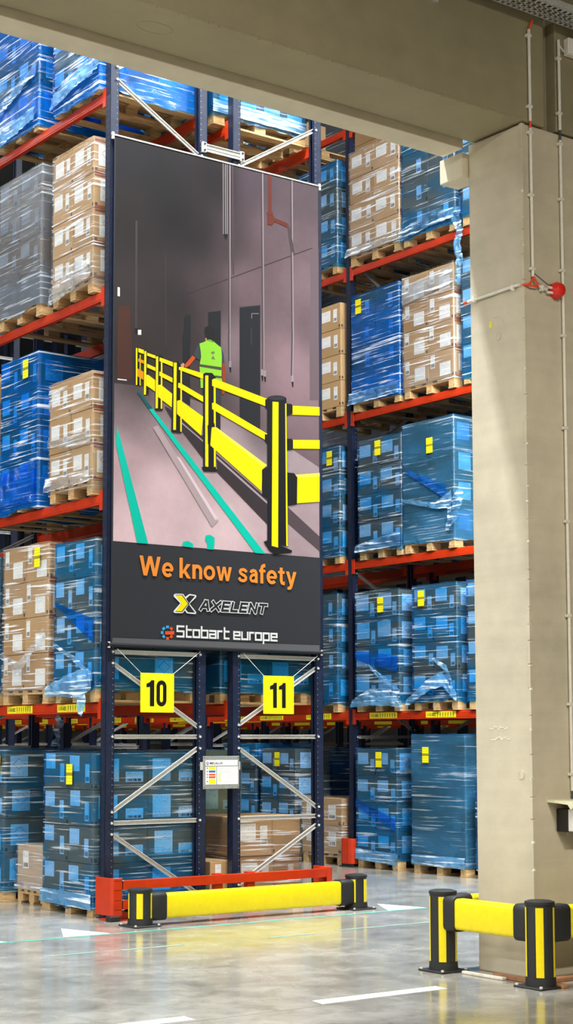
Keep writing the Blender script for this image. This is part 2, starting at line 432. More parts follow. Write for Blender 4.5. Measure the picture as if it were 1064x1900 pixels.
# the ragged cast arris down the near corner
a = MB(); rr = random.Random(3); z = .05
while z < 6.1:
    h = rr.uniform(.05, .22); wdt = rr.uniform(.004, .012)
    a.box(8.484-wdt*.5, 8.484+.016+wdt, 8.36-.003, 8.36+.012+wdt, z, z+h*.93); z += h
e = ob('cast_edge', a.mesh('cast_edge', .002), 'column_concrete', column)
a = MB(); z = .6
while z < 6.2:
    h = rr.uniform(.02, .12)
    if rr.random() < .55: a.box(8.482, 8.484+rr.uniform(.008, .02), 8.3575, 8.36+rr.uniform(.01, .02), z, z+h)
    z += h+rr.uniform(.01, .1)
ob('chipped_edge', a.mesh('chip', .002), 'chalk', column)
for (yy, zz, rad) in ((8.64, 4.70, .032), (8.47, 1.44, .034)):
    p = ob('anchor_plug', MB().cyl((8.482, yy, zz), rad, rad, -.003, .003, 20, 'x').mesh('plug', .001), 'plug_grey', column)
k = MB()
for i in range(9):
    a0 = R(70+i*12); a1 = R(70+(i+1)*12)
    k.bar((8.482, 8.66+.085*math.cos(a0), 4.77+.085*math.sin(a0)), (8.482, 8.66+.085*math.cos(a1), 4.77+.085*math.sin(a1)), .006, .002, (-1, 0, 0))
ob('pencil_arc', k.mesh('arc'), 'print_grey', column)
ob('chalk_mark', MB().box(8.481, 8.484, 8.70, 8.73, 4.78, 4.83).mesh('cm'), 'yellow_chalk', column)
k = MB()
for q, (z_, y_) in enumerate(((1.775, 8.70), (1.70, 8.68))):
    y = y_ + .09
    for i in range(9):
        yn = y - rr.uniform(.012, .03); k.bar((8.4825, y, z_+rr.uniform(-.012, .012)), (8.4825, yn, z_+rr.uniform(-.012, .012)), .005, .002, (-1, 0, 0)); y = yn
ob('chalk_writing', k.mesh('cw'), 'chalk', column)

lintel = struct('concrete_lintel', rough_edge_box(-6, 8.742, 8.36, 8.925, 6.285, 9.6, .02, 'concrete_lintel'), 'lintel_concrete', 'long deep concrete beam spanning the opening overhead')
a = MB(); x = -1.0
while x < 8.4:
    l = rr.uniform(.04, .2); d = rr.uniform(.002, .008)
    a.box(x, x+l*.9, 8.36-.002, 8.372+d, 6.285-.002, 6.297+d); x += l
ob('cast_edge', a.mesh('cast_edge', .002), 'lintel_concrete', lintel)
ob('cast_ring', MB().tube([(5.42+.13*math.cos(t*.26), 8.62+.075*math.sin(t*.26), 6.286) for t in range(25)], .0035, 6).mesh('ring'), 'lintel_concrete', lintel)
struct('concrete_ledge', rough_edge_box(-6, 8.425, 8.93, 9.16, 6.226, 6.7, .006, 'concrete_ledge'), 'ledge_concrete', 'narrow pale concrete ledge along the far edge of the overhead beam')
struct('concrete_corbel', rough_edge_box(8.425, 8.62, 8.945, 9.2, 6.012, 6.206, .006, 'concrete_corbel'), 'ledge_concrete', 'small concrete block under the ledge at the column top')
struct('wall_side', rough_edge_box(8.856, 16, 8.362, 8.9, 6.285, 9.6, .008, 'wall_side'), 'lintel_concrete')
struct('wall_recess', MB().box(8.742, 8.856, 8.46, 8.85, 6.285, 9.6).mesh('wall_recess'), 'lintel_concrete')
struct('wall_upper', MB().box(-12, 46, 8.4, 8.9, 9.6, 14.6).mesh('wall_upper'), 'wall_concrete')

# floor markings (parts of the floor)
fl = bpy.data.objects['floor']
def mark(name, pts, mat, z=.0012):
    m = MB(); m.poly([(x, y, z) for x, y in pts]); m.poly([(x, y, z-.001) for x, y in reversed(pts)])
    o = ob(name, m.mesh(name), mat, fl); return o
mark('white_dash', [(6.63, 8.553), (7.70, 8.545), (7.69, 8.412), (6.60, 8.409)], 'floor_white')
mark('white_dash', [(4.35, 8.56), (5.63, 8.55), (5.62, 8.415), (4.34, 8.42)], 'floor_white')
mark('white_triangle', [(7.30, 13.107), (7.467, 12.523), (6.984, 12.495)], 'floor_white')
mark('white_triangle', [(11.007, 13.102), (11.156, 12.52), (10.657, 12.504)], 'floor_white')
mark('white_triangle', [(6.20, 13.1), (6.46, 12.52), (5.95, 12.5)], 'floor_white')
mark('teal_line', [(3.0, 12.46), (11.15, 12.46), (11.15, 12.515), (3.0, 12.515)], 'floor_teal')
for x0, x1, y in ((6.3, 6.75, 11.49), (6.95, 7.55, 11.46), (8.4, 8.9, 11.42), (9.2, 10.4, 11.5)):
    mark('faded_teal_dash', [(x0, y), (x1, y), (x1, y+.05), (x0, y+.05)], 'floor_teal_faded')

# ------------------------------------------------------------------ pallet rack
UW = .098                                                     # upright width
def upright_mesh(h, fx):
    def make():
        m = MB(); t = .006
        # perforated omega profile: face, two webs, two return lips; fx mirrors the open side
        m.box(0, t, 0, .09, 0, h) if fx > 0 else m.box(UW-t, UW, 0, .09, 0, h)
        m.box(0, UW, 0, t, 0, h); m.box(0, UW, .09-t, .09, 0, h)
        if fx > 0: m.box(UW-t, UW, 0, .03, 0, h).box(UW-t, UW, .06, .09, 0, h)
        else: m.box(0, t, 0, .03, 0, h).box(0, t, .06, .09, 0, h)
        return m.mesh('upright', .0)
    return cached(('upr', h, fx), make)
def hole_mesh(h, fx, lo=0.0):
    def make():
        m = MB(); z = .3
        xc = UW*.8 if fx > 0 else UW*.2
        while z < h:
            m.cyl((xc, -.0006, z), .005, .005, -.0012, .0012, 6, 'y'); z += .06
        return m.mesh('slots')
    return cached(('hol', h, fx), make)
def slot_mesh(h, fx):
    def make():
        m = MB(); z = .3; xs = -.0008 if fx > 0 else UW+.0008
        while z < h:
            for yy in (.028, .062): m.box(xs-.0008, xs+.0008, yy-.006, yy+.006, z, z+.028)
            z += .06
        return m.mesh('slots')
    return cached(('slo', h, fx), make)
def bolt_mesh():
    return cached('bolt', lambda: MB().cyl((0, -.006, 0), .0125, .0115, -.006, .006, 8, 'y').mesh('bolt'))
HZ = [.155, .895, 1.721, 2.54, 3.36, 4.18, 5.0, 5.82, 6.64, 7.46]
DG10 = [(.79, .175), (1.0, 1.605), (2.43, 1.82)]        # (left z, right z) of the diagonals seen below the banner
DG11 = [(.235, .80), (1.605, .99), (1.84, 2.44)]
def frame(xf, y, label, full=True, left=True, dx=1.164, h=12.2, group=None, detail=True):
    t = thing('upright_frame', label, 'rack frame', (xf, y, 0), 0, group)  # upright rack frame: two uprights joined by braces
    for fx, x in ((1, 0), (-1, dx-UW)):
        u = ob('upright', with_mat(upright_mesh(h, fx), 'navy_paint'), None, t, (x, 0, 0))
        if detail:
            s = ob('perforation', with_mat(hole_mesh(h if full else 3.0, fx), 'hole_glint' if full else 'navy_dark'), None, u); s['kind'] = 'stuff'
            s = ob('perforation', with_mat(slot_mesh(h if full else 3.0, fx), 'navy_dark'), None, u); s['kind'] = 'stuff'
        ob('foot_plate', with_mat(cached('foot', lambda: MB().box(-.02, .13, -.03, .12, 0, .008).mesh('foot')), 'navy_dark'), None, t, (x, 0, 0))
    xi0, xi1 = UW, dx-UW
    def brace(name, za, zb):
        ob(name, MB().channel((xi0-.012, .03, za), (xi1+.012, .03, zb), .042, .018).mesh(name), 'galvanised', t)
        if full:
            for xx, zz in ((xi0-.025, za), (xi1+.025, zb)): ob('bolt', with_mat(bolt_mesh(), 'bolt_steel'), None, t, (xx, -.002, zz))
    if full:
        for z in HZ[1:4]: brace('horizontal_brace', z, z)
        for za, zb in (DG10 if left else DG11): brace('diagonal_brace', za, zb)
        up_ = [(2.64, 3.3), (3.94, 3.4), (4.04, 4.7), (5.4, 4.8), (5.5, 6.2), (7.0, 6.3)]
        for za, zb in up_: brace('diagonal_brace', za, zb)
        for za, zb in (((8.27, 7.70), (8.40, 9.0), (9.7, 9.1)) if left else ((7.70, 8.31), (9.05, 8.47), (9.15, 9.7))): brace('diagonal_brace', za, zb)
    else:
        for z in (1.60, 2.2, 4.6, 7.1, 9.4): brace('horizontal_brace', z, z)
        for z in (1.66, 3.6, 6.2, 8.6): brace('diagonal_brace', z, z+.5)
    return t

def beam_mesh(ln):
    def make():
        prof = [(0, 0), (.05, 0), (.05, .105), (.022, .105), (.022, .092), (.006, .092), (0, .086), (0, .02), (.004, .017), (0, .013)]
        return MB().prism(prof, 'y', 0, ln).mesh('beam')
    return cached(('beam', round(ln, 3)), make)
def connector_mesh():
    return cached('conn', lambda: MB().box(-.006, .004, -.002, .055, -.06, .14).box(-.006, .06, -.002, .004, -.06, .14).mesh('connector', .0015))
def plate_strip(parent, y, z, txt, wdt=.56):
    """yellow location strip facing -X; y is its left (far) end"""
    p = ob('location_strip', with_mat(cached(('strip', wdt), lambda: MB().box(0, wdt, -.002, 0, 0, .078).mesh('strip')), 'label_yellow'), None, parent, (-.001, y, z), (0, 0, R(-90)))
    if txt:
        ob('location_number', with_mat(cached(('num', txt), lambda: text_mesh(txt, .03, .185, .02, .04, .012)), 'print_black'), None, p, (0, -.0026, 0))
        def bars():
            m = MB(); rb = random.Random(5)
            for i in range(7):
                x = .215+i*.048
                m.box(x, x+.010, -.0008, 0, .02, .068); m.box(x+.014, x+.018, -.0008, 0, .024, .066)
                m.box(x, x+.018, -.0008, 0, .008, .014)
            return m.mesh('bars')
        s = ob('check_codes', with_mat(cached('bars', bars), 'print_dim'), None, p, (0, -.002, 0)); s['kind'] = 'stuff'
    return p
def beam(xf, bay, lvl, label, group=None, strips=None, face=1, y0=Y0):
    """face=1: faces -X; face=-1: rear beam facing +X"""
    ya = y0 + bay*PITCH_Y + .09; ln = PITCH_Y - .09
    t = thing('pallet_beam', label, 'beam', (xf, ya, TOPS[lvl]-.105), 0, group)
    s = ob('beam_profile', with_mat(beam_mesh(ln), 'orange_paint'), None, t)
    if face < 0: s.scale = (-1, 1, 1)
    for yy, sg in ((0, 1), (ln, -1)):
        ob('beam_connector', with_mat(connector_mesh(), 'orange_paint'), None, t, (0, yy, 0), (0, 0, 0), (face, sg, 1))
    for s_ in (strips or []): plate_strip(t, s_[0]-ya, .014, s_[1], s_[2] if len(s_) > 2 else .56)
    return t

ROWX = {'10': 8.025, '11': 9.515, '12': 13.945, '13': 15.43, '14': 19.85, '15': 21.34, '16': 25.8}
frame(ROWX['10'], Y0, 'navy end frame left of the hanging banner, with sign 10', True, True)
frame(ROWX['11'], Y0, 'navy end frame right of the info plate, with sign 11', True, False, dx=1.175)
names = ['topmost', 'fourth', 'third', 'second', 'lowest']
left_lab = {3: 'orange front beam at top left, below the blue wrapped loads', 2: 'orange front beam at left under the clear wrapped cartons', 1: 'orange front beam at left under the three-layer carton load', 0: 'lowest orange front beam at left carrying yellow location strips', 4: 'orange front beam above the top left blue loads'}
right_lab = {4: 'orange beam of the right rack just under the concrete beam', 3: 'orange beam of the right rack under the top brown carton load', 2: 'orange beam of the right rack, third shelf from the floor', 1: 'orange beam of the right rack, second shelf from the floor', 0: 'lowest orange beam of the right rack with yellow location strips'}
for lvl in range(5):
    st10 = [(14.53, '1-10-002'), (15.62, '1-10-002'), (16.6, '1-10-002')] if lvl == 0 else None
    beam(ROWX['10'], 0, lvl, left_lab[lvl], None, st10)
    beam(ROWX['10']+1.164, 0, lvl, 'rear orange beam of the left rack behind its front beam', 'rear beams of the left rack', None, -1)
    if True:
        beam(ROWX['11'], 0, lvl, 'orange inner beam of the row behind sign 11', 'inner beams of the second row')
        beam(ROWX['11']+1.175, 0, lvl, 'orange outer beam of the row behind sign 11', 'outer beams of the second row', None, -1)
    st12 = [(16.72, '1-11-002'), (15.6, '1-11-002'), (14.6, '1-11-002')] if lvl == 0 else None
    beam(ROWX['12'], 0, lvl, right_lab[lvl], None, st12)
    st12 = [(20.1, '1-11-002'), (19.2, '1-11-002'), (18.1, '1-11-002')] if lvl == 0 else None
    beam(ROWX['12'], 1, lvl, right_lab[lvl].replace('orange beam of', 'far bay orange beam of'), None, st12)
    if lvl in (0, 1, 4):
        for b in (0, 1):
            beam(ROWX['12']+1.164, b, lvl, 'rear orange beam of the right rack', 'rear beams of the right rack', None, -1)
for r in ('10', '11'):
    for k in (1, 2): frame(ROWX[r], Y0+k*PITCH_Y, 'inner navy frame deep inside the two end rows', False, group='inner frames of the end rows')
frame(ROWX['12'], Y0, 'navy end frame of the right rack behind the concrete column', False)
frame(ROWX['12'], Y0+PITCH_Y, 'navy upright frame between the two right rack bays, right of the banner', True)
for k in (2, 3, 4): frame(ROWX['12'], Y0+k*PITCH_Y, 'navy frame farther along the right rack', False, group='far frames of the right rack')
# back rows seen only through the slot under the lowest beams
for r, k0, k1 in (('13', 0, 5), ('14', 2, 8), ('15', 2, 8), ('16', 4, 10)):
    for k in range(k0, k1):
        frame(ROWX[r], Y0+k*PITCH_Y, 'dark rack frame in the rows far behind', False, group='frames of the far rows', detail=False, h=11)
        beam(ROWX[r], k, 0, 'orange beam with yellow strips in the rows far behind', 'beams of the far rows', [(Y0+k*PITCH_Y+q, None, .5) for q in (1.05, 2.1, 3.1)])
        if r in ('14', '16'):
            beam(ROWX[r]+1.164, k, 0, 'orange beam with yellow strips in the rows far behind', 'beams of the far rows', None, -1)
for lv in (1, 2, 3, 4):
    for k in (0, 1): beam(ROWX['13'], k, lv, 'shaded orange beam on an upper level of the row behind', 'upper beams of the row behind')
for k in (2, 3, 4): beam(ROWX['12'], k, 0, 'orange beam with yellow strips farther along the right rack', 'far beams of the right rack', [(Y0+k*PITCH_Y+q, '1-11-002', .56) for q in (1.05, 2.1, 3.1)])
for r in ('10', '11'):
    for k in (1, 2):
        for l in (0, 1, 2, 3): beam(ROWX[r], k, l, 'orange beam deep inside the two end rows', 'inner beams of the end rows')

# red foot guard on the right rack upright
t = thing('upright_guard', 'red steel foot guard on the navy upright beside brown cartons', 'foot guard', (13.874, 17.0, 0))
ob('shield', MB().prism([(-.03, 0), (.0, -.03), (.0, .235), (-.03, .21), (-.045, .17), (-.045, .04)], 'z', .04, .375).mesh('shield', .004), 'guard_red', t)
ob('side_plate', MB().box(0, .05, -.03, -.022, .04, .375).mesh('sp', .002), 'guard_red', t)
ob('base_plate', MB().box(-.05, .05, -.03, .23, 0, .012).mesh('bp'), 'black_rubber', t)
ob('rubber_foot', MB().box(-.035, .02, -.01, .2, .012, .04).mesh('rf'), 'black_rubber', t)

# row spacer between the two end frames
for z, lab in ((7.79, 'galvanised row spacer bracket above the banner top edge'),):
    t = thing('row_spacer', lab, 'bracket', (9.12, 13.572, z))
    ob('channel', MB().box(0, .51, -.012, -.008, -.04, .042).box(0, .51, -.022, -.012, .034, .042).box(0, .51, -.022, -.012, -.04, -.032).box(.04, .47, -.018, -.012, -.006, .006).mesh('channel'), 'galvanised', t)
    for x in (-.01, .47):
        f = ob('flange', MB().box(x, x+.05, -.026, -.0, -.055, .055).mesh('flange', .002), 'galvanised', t)
        for zz in (-.033, .033): ob('bolt', with_mat(bolt_mesh(), 'navy_dark'), None, f, (x+.025, -.026, zz))

# ------------------------------------------------------------------ pallets, cartons, film
def pallet(x0, y0, z, label, wd, d):
    """flat wooden pallet: front at x0 facing -X, near side at y0; boards run along X"""
    t = thing('wooden_pallet', label, 'pallet', (x0, y0, z))
    H = .144; bh = .022
    bw, bt = wd/8.2, .022
    brd = cached(('deck', round(d,2), round(wd,2)), lambda: MB().box(0, d, 0, bw, 0, bt).mesh('deck_board', .002))
    strg = cached(('str', round(wd,2)), lambda: MB().box(0, .145, 0, wd, 0, bt).mesh('stringer_board', .002))
    blk = cached(('blk', round(wd,2)), lambda: MB().box(0, .145, 0, .11, 0, .078).mesh('block', .003))
    for i in range(5): ob('deck_board', with_mat(brd, 'wood'), None, t, (0, (wd-bw)*i/4, H-bt))
    for i in range(3):
        xx = (d-.145)*i/2
        ob('stringer_board', with_mat(strg, 'wood'), None, t, (xx, 0, H-2*bt))
        for j in range(3): ob('block', with_mat(blk, 'wood'), None, t, (xx, (wd-.11)*j/2, bh))
    for j in range(3): ob('bottom_board', with_mat(brd, 'wood'), None, t, (0, (wd-bw)*j/2, 0))
    return t

def carton_mesh(d, wdt, h):
    return cached(('carton', round(d,3), round(wdt,3), round(h,3)), lambda: MB().box(0, d, 0, wdt, 0, h).mesh('carton', .005))
def lab_mesh(wd, h): return cached(('lab', round(wd,3), round(h,3)), lambda: MB().box(-wd/2, wd/2, -.0015, 0, 0, h).mesh('label'))

STY = {'a': [('label_text', .24, .52, .40, .42), ('label_barcode', .74, .18, .17, .52)],
       'b': [('label_barcode', .16, .48, .17, .46), ('label_text', .66, .12, .42, .46)],
       'c': [('label_text', .30, .40, .40, .42), ('label_barcode', .76, .26, .18, .5)],
       'n': [('label_barcode', .66, .22, .17, .5)],
       'e': [('label_text', .34, .30, .60, .60), ('label_barcode', .80, .10, .19, .48)], 'f': [('label_text', .32, .42, .52, .44), ('label_barcode', .80, .14, .19, .46)],
       'p': [], 'm': [('label_barcode', .3, .5, .2, .4)]}
def put_labels(c, d, wdt, h, style, side, rr):
    for mat, u, v, lw, lh in STY[style]:
        lw_, lh_ = lw*wdt*rr.uniform(.94, 1.06), lh*h
        # u runs left to right in the picture: left is the far end of the front
        o = ob('shipping_label' if mat == 'label_text' else 'barcode_label', with_mat(lab_mesh(round(lw*wdt, 2), round(lh_, 2)), mat), None, c,
               (-.0005, wdt*(1-u)+rr.uniform(-.012, .012), h*v+rr.uniform(-.012, .012)), (0, 0, R(-90)))
    if side:
        ob('hazard_label' if side == 'd' else 'shipping_label', with_mat(lab_mesh(.21, .22), 'label_diamond' if side == 'd' else 'label_text'), None, c, (d*.28+rr.uniform(-.02, .02), -.0005, h*.22), (0, 0, 0))
        if side == 'd' and c.data.materials[0].name == 'carton_brown':
            for zz in (.006, h-.03): ob('red_tape', with_mat(cached(('tape', round(d,2)), lambda: MB().box(.0, d*.94, -.0012, 0, 0, .022).mesh('tape')), 'tape_red'), None, c, (.01, -.0003, zz))
        if side == 'w':
            ob('barcode_label', with_mat(lab_mesh(.2, .1), 'label_barcode'), None, c, (d*.75, -.0005, h*.2))

def sleeve_mesh(d, wd, zb, zt, seed, amp=.006, ragged=.05, off=.005, ruffle=.02):
    """stretch film wound around a load: rounded rectangular sleeve with wrinkles and a ragged bunched hem"""
    m = MB(); rc = .03; per = []
    def side(p, q, n):
        for i in range(n):
            f = i/n; per.append((p[0]+(q[0]-p[0])*f, p[1]+(q[1]-p[1])*f, q, p))
    x0, x1, y0, y1 = -off, d+off, -off, wd+off
    side((x0, y1), (x0, y0), 30); side((x0, y0), (x1, y0), 30); side((x1, y0), (x1, y1), 8); side((x1, y1), (x0, y1), 8)
    n = len(per); NV = 34
    us = [0.0]
    for i in range(1, n+1):
        p, q = per[i-1], per[i % n]; us.append(us[-1]+math.hypot(p[0]-q[0], p[1]-q[1]))
    cx, cy = d/2, wd/2
    for j in range(NV+1):
        g = j/NV; 
        for i in range(n+1):
            p = per[i % n]; u = us[i]
            low = ragged*(noise.noise(Vector((u*3.1, seed*3.7, 1.3)))+.55*noise.noise(Vector((u*9, seed, 7))))
            zlo = zb + low
            z = zt - (zt-zlo)*(g**.9)
            dx, dy = p[0]-cx, p[1]-cy
            # outward normal of this side
            if abs(abs(dx)-(d/2+off)) < 1e-6 and abs(abs(dy)-(wd/2+off)) < 1e-6: nx, ny = math.copysign(.7, dx), math.copysign(.7, dy)
            elif abs(abs(dx)-(d/2+off)) < 1e-6: nx, ny = math.copysign(1, dx), 0
            else: nx, ny = 0, math.copysign(1, dy)
            wv = noise.noise(Vector((u*2.2, z*5+u*.8, seed)))*.6 + noise.noise(Vector((u*6, z*16+u*3, seed+9)))*.4
            o = amp*wv
            k = max(0, (g-.86)/.14)
            o += k*ruffle*(noise.noise(Vector((u*14, z*10, seed+4)))*.9 - .25)
            if zb < .16 or True: o = max(o, -.005)
            m.v.append((p[0]+nx*o, p[1]+ny*o, z))
    W_ = n+1
    for j in range(NV):
        for i in range(n): m.f.append((j*W_+i, (j+1)*W_+i, (j+1)*W_+i+1, j*W_+i+1))
    me = bpy.data.meshes.new('sleeve'); me.from_pydata(m.v, [], m.f)
    uvl = me.uv_layers.new(name='UVMap')
    for p in me.polygons:
        p.use_smooth = True
        for li in p.loop_indices:
            vi = me.loops[li].vertex_index; i = vi % W_
            uvl.data[li].uv = (us[i], m.v[vi][2]-zb)
    me.update(); return me

def sheet_mesh(top, bot, amp, seed, nu=40, nv=14, nrm=(-1, 0, 0), scale=9.0):
    """crumpled strip of film between two polylines"""
    def along(pl, f):
        seg = [math.dist(a, b) for a, b in zip(pl, pl[1:])]; tot = sum(seg); s = f*tot
        for (a, b), l in zip(zip(pl, pl[1:]), seg):
            if s <= l or (a, b) == (pl[-2], pl[-1]): return Vector(a).lerp(Vector(b), min(1, s/l if l else 0))
            s -= l
    m = MB(); nv_ = Vector(nrm); uv = []
    for j in range(nv+1):
        for i in range(nu+1):
            p = along(top, i/nu).lerp(along(bot, i/nu), j/nv)
            q = noise.noise(p*scale+Vector((seed, 0, 0)))*.6 + noise.noise(p*scale*2.7+Vector((0, seed, 0)))*.4
            edge = noise.noise(Vector((i*.35, seed, j*.1)))*.5
            e = Vector((0, 0, 0))
            if j in (0, nv): e = Vector((0, 0, 1))*edge*amp*.8
            m.v.append(tuple(p + nv_*(amp*q+amp*.35) + e)); uv.append((p.y+p.x, p.z+2))
    W_ = nu+1
    for j in range(nv):
        for i in range(nu): m.f.append((j*W_+i, (j+1)*W_+i, (j+1)*W_+i+1, j*W_+i+1))
    me = bpy.data.meshes.new('film_sheet'); me.from_pydata(m.v, [], m.f)
    uvl = me.uv_layers.new(name='UVMap')
    for p in me.polygons:
        p.use_smooth = True
        for li in p.loop_indices: uvl.data[li].uv = uv[me.loops[li].vertex_index]
    me.update(); return me

ROWN = {4: ['topmost', 'second', 'third', 'bottom'], 3: ['topmost', 'middle', 'bottom'], 2: ['upper', 'lower'], 1: ['only'], 5: ['topmost', 'second', 'third', 'fourth', 'bottom']}
LOADS = {}
def load(key, x0, y0, z, wd, d, lay, hl, phrase, fm=None, style='a', across=2, deep=2, cells=((0,0),(1,0)), side='d', mat='carton_brown',
         tagpos=None, hem=.0, pal=True, tops=True, amp=.006, jit=.006, pw=None, film_layers=None, pal_d=None):
    rr = random.Random(key); zc = z
    if fm and fm.startswith('film_blue') and mat == 'carton_brown': mat = 'carton_shaded'
    if pal:
        pwd = pw or wd*.98
        pallet(x0+.012, y0+(wd-pwd)/2, z, 'wooden pallet under the '+phrase, pwd, pal_d or d*.985); zc = z+.146
    cd, cw = d/deep, wd/across
    for k in range(lay):
        row = ROWN[lay][lay-1-k]
        for (i, j) in cells:
            pos = {0: 'right', across-1: 'left'}.get(i, 'middle') if across > 1 else ''
            lab = ('%s row %s brown carton%s, %s' % (row, pos, '' if j == 0 else ' behind', phrase)).replace('  ', ' ')
            if mat == 'carton_grey': lab = lab.replace('brown carton', 'carton')
            w_, d_, h_ = cw-.007, cd-.007, hl-.004
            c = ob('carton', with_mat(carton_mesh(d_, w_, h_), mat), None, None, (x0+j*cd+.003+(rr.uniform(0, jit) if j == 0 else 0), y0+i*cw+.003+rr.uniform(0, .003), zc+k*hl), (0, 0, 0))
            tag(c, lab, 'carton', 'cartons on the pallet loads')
            put_labels(c, d_, w_, h_, style if j == 0 else 'p', side if i == 0 else None, rr)
    zt = zc + lay*hl
    if fm:
        me = sleeve_mesh(d, wd, zc-.04-hem, zt+.012, rr.uniform(0, 50), amp)
        f = ob('stretch_film', me, fm, None, (x0, y0, 0)); kind = {'film_blue': 'blue', 'film_blue_dense': 'deep blue', 'film_blue_plain': 'dark blue', 'film_green': 'pale green-blue', 'film_clear': 'clear', 'film_grey': 'hazy grey'}[fm]
        tag(f, kind+' stretch film around the '+phrase, 'plastic film', 'stretch films')
        if tops:
            tp = MB(); N = 10
            for a in range(N+1):
                for b in range(N+1):
                    tp.v.append((-.008+(d+.016)*a/N, -.008+(wd+.016)*b/N, zt+.012+.006*noise.noise(Vector((a*.7, b*.7, zt+y0)))))
            for a in range(N):
                for b in range(N): tp.f.append((a*(N+1)+b, (a+1)*(N+1)+b, (a+1)*(N+1)+b+1, a*(N+1)+b+1))
            me2 = bpy.data.meshes.new('film_top'); me2.from_pydata(tp.v, [], tp.f); uvl = me2.uv_layers.new(name='UVMap')
            for p in me2.polygons:
                p.use_smooth = True
                for li in p.loop_indices: uvl.data[li].uv = tp.v[me2.loops[li].vertex_index][:2]
            ob('film_top', me2, fm, f)
        LOADS[key] = f
    if tagpos:
        u, v = tagpos
        tg = ob('yellow_tag', with_mat(lab_mesh(.12, .2), 'tag_yellow'), None, LOADS.get(key), (-.016, wd*(1-u), zc+(zt-zc)*v), (0, 0, R(-90)))
        if key not in LOADS:
            tg.location = (x0-.012, y0+wd*(1-u), zc+(zt-zc)*v); tag(tg, 'small yellow tag on the '+phrase, 'tag')
    return zt
def hem(key, top, bot, amp=.03, mat='film_hem', name='film_hem', nrm=(-1, 0, 0), nv=14, nu=44, label=None):
    """bunched film low on a load; coordinates are world X, Y, Z"""
    me = sheet_mesh(top, bot, amp, hash(key) % 97 if not isinstance(key, str) else sum(map(ord, key)) % 97, nu, nv, nrm)
    par = LOADS.get(key)
    o = ob(name, me, mat, par)
    if par: o.location = -Vector(par.location)
    return o

N_ALL = ((0,0),(1,0),(0,1)); N_FRONT = ((0,0),(1,0)); N_NEAR = ((0,0),(0,1)); N_ONE = ((0,0),)
XL = 7.965; HL = .362
# --- left rack, pick face
load('A1', XL, 13.70, TOPS[3], .95, 1.27, 4, HL, 'top left blue load beside the navy upright', 'film_blue_dense', 'a', hem=.09, amp=.014, cells=N_ALL)
load('A2', XL, 14.98, TOPS[3], .95, 1.27, 4, HL, 'top left blue load at the picture edge', 'film_blue_dense', 'a', hem=.05, cells=N_FRONT, amp=.012)
load('B1', XL, 13.80, TOPS[2], .84, 1.27, 4, .36, 'clear wrapped load left of the banner top', 'film_clear', 'c', hem=.02, amp=.01)
load('B2', XL, 14.88, TOPS[2], .98, 1.27, 4, .37, 'hazy grey load left of the banner top', 'film_grey', 'a', cells=N_FRONT, side=None)
load('C1', XL, 13.78, TOPS[1], .88, 1.27, 3, .36, 'three-layer load beside the printed teal line', 'film_clear', 'c', hem=.03, amp=.01)
load('C2', XL, 14.90, TOPS[1], .84, 1.27, 4, .375, 'deep blue load level with the printed teal line', 'film_blue_dense', 'a', cells=N_FRONT, hem=.12, tagpos=(.68, .84), amp=.012)
load('C3', XL, 15.86, TOPS[1], .9, 1.27, 4, .36, 'brown load cut by the left edge, printed barrier height', None, 'a', cells=N_ONE)
load('D1', XL, 13.69, TOPS[0], .80, 1.27, 4, .362, 'blue load left of the orange banner words', 'film_blue', 'a', hem=.0, tagpos=None, cells=N_ALL)
load('D2', XL, 14.64, TOPS[0], 1.0, 1.27, 4, .375, 'clear wrapped brown load left of the banner words', 'film_clear', 'b', cells=N_FRONT, amp=.012, tagpos=(.78, .84))
load('D3', XL, 15.74, TOPS[0], .9, 1.27, 4, .36, 'blue load cut by the left edge above the strips', 'film_blue', 'a', cells=N_ONE)
load('G1', XL, 13.70, 0, .98, 1.24, 4, .355, 'blue floor load beside the red corner guard', 'film_blue', 'a', side='w', hem=.03, tagpos=(.55, .78), deep=2, cells=N_ALL)
load('Gs', XL+.12, 14.86, 0, .62, 1.1, 1, .46, 'low pale wrapped load between two blue floor loads', 'film_clear', 'm', across=1, deep=1, cells=N_ONE, side=None, mat='carton_pink', amp=.014, pw=.60, hem=-.044)
load('G2', XL, 15.55, 0, .95, 1.27, 4, .36, 'blue floor load at the left edge', 'film_blue', 'b', tagpos=(.86, .82), cells=N_ALL)
# --- second row behind the end frames
XR = 9.47
load('A11', XR-.1, 13.74, TOPS[3], .95, 1.24, 4, .36, 'blue load above the banner, between navy uprights', 'film_blue', 'p', cells=N_NEAR, side='w', hem=.0)
load('D11', XR, 13.74, TOPS[0], .95, 1.2, 4, .36, 'wrapped load behind sign 11', 'film_blue', 'p', cells=N_NEAR, side='w')
load('G11b', XR, 14.92, 0, .9, 1.10, 4, .355, 'pale wrapped floor load behind the info plate', 'film_green', 'p', cells=N_NEAR, side='w')
def bundle(x0, y0, z, wd, d, h, label, group=None, fm='film_grey'):
    """a closely wrapped load whose cartons cannot be told apart: one thing"""
    t = thing('wrapped_load', label, 'wrapped load', (x0, y0, z), 0, group)
    nl = max(1, round(h/.4))
    for k in range(nl):
        ob('carton_layer', with_mat(carton_mesh(d, wd, h/nl-.004), 'carton_grey'), None, t, (0, 0, k*h/nl))
    ob('film', sleeve_mesh(d, wd, .005, h+.008, y0*3+z, .006, 0.0, .012), fm, t); return t
bundle(XR+.04, 13.8, TOPS[1], 2.9, 1.12, 1.5, 'wrapped load hidden behind the banner on the lower shelf')
bundle(XR+.04, 13.8, TOPS[2], 2.9, 1.12, 1.5, 'wrapped load hidden behind the banner on the upper shelf')
bundle(XR+.04, 15.9, 0, 1.0, 1.12, 1.45, 'dark load in the shade behind the pale wrapped load')
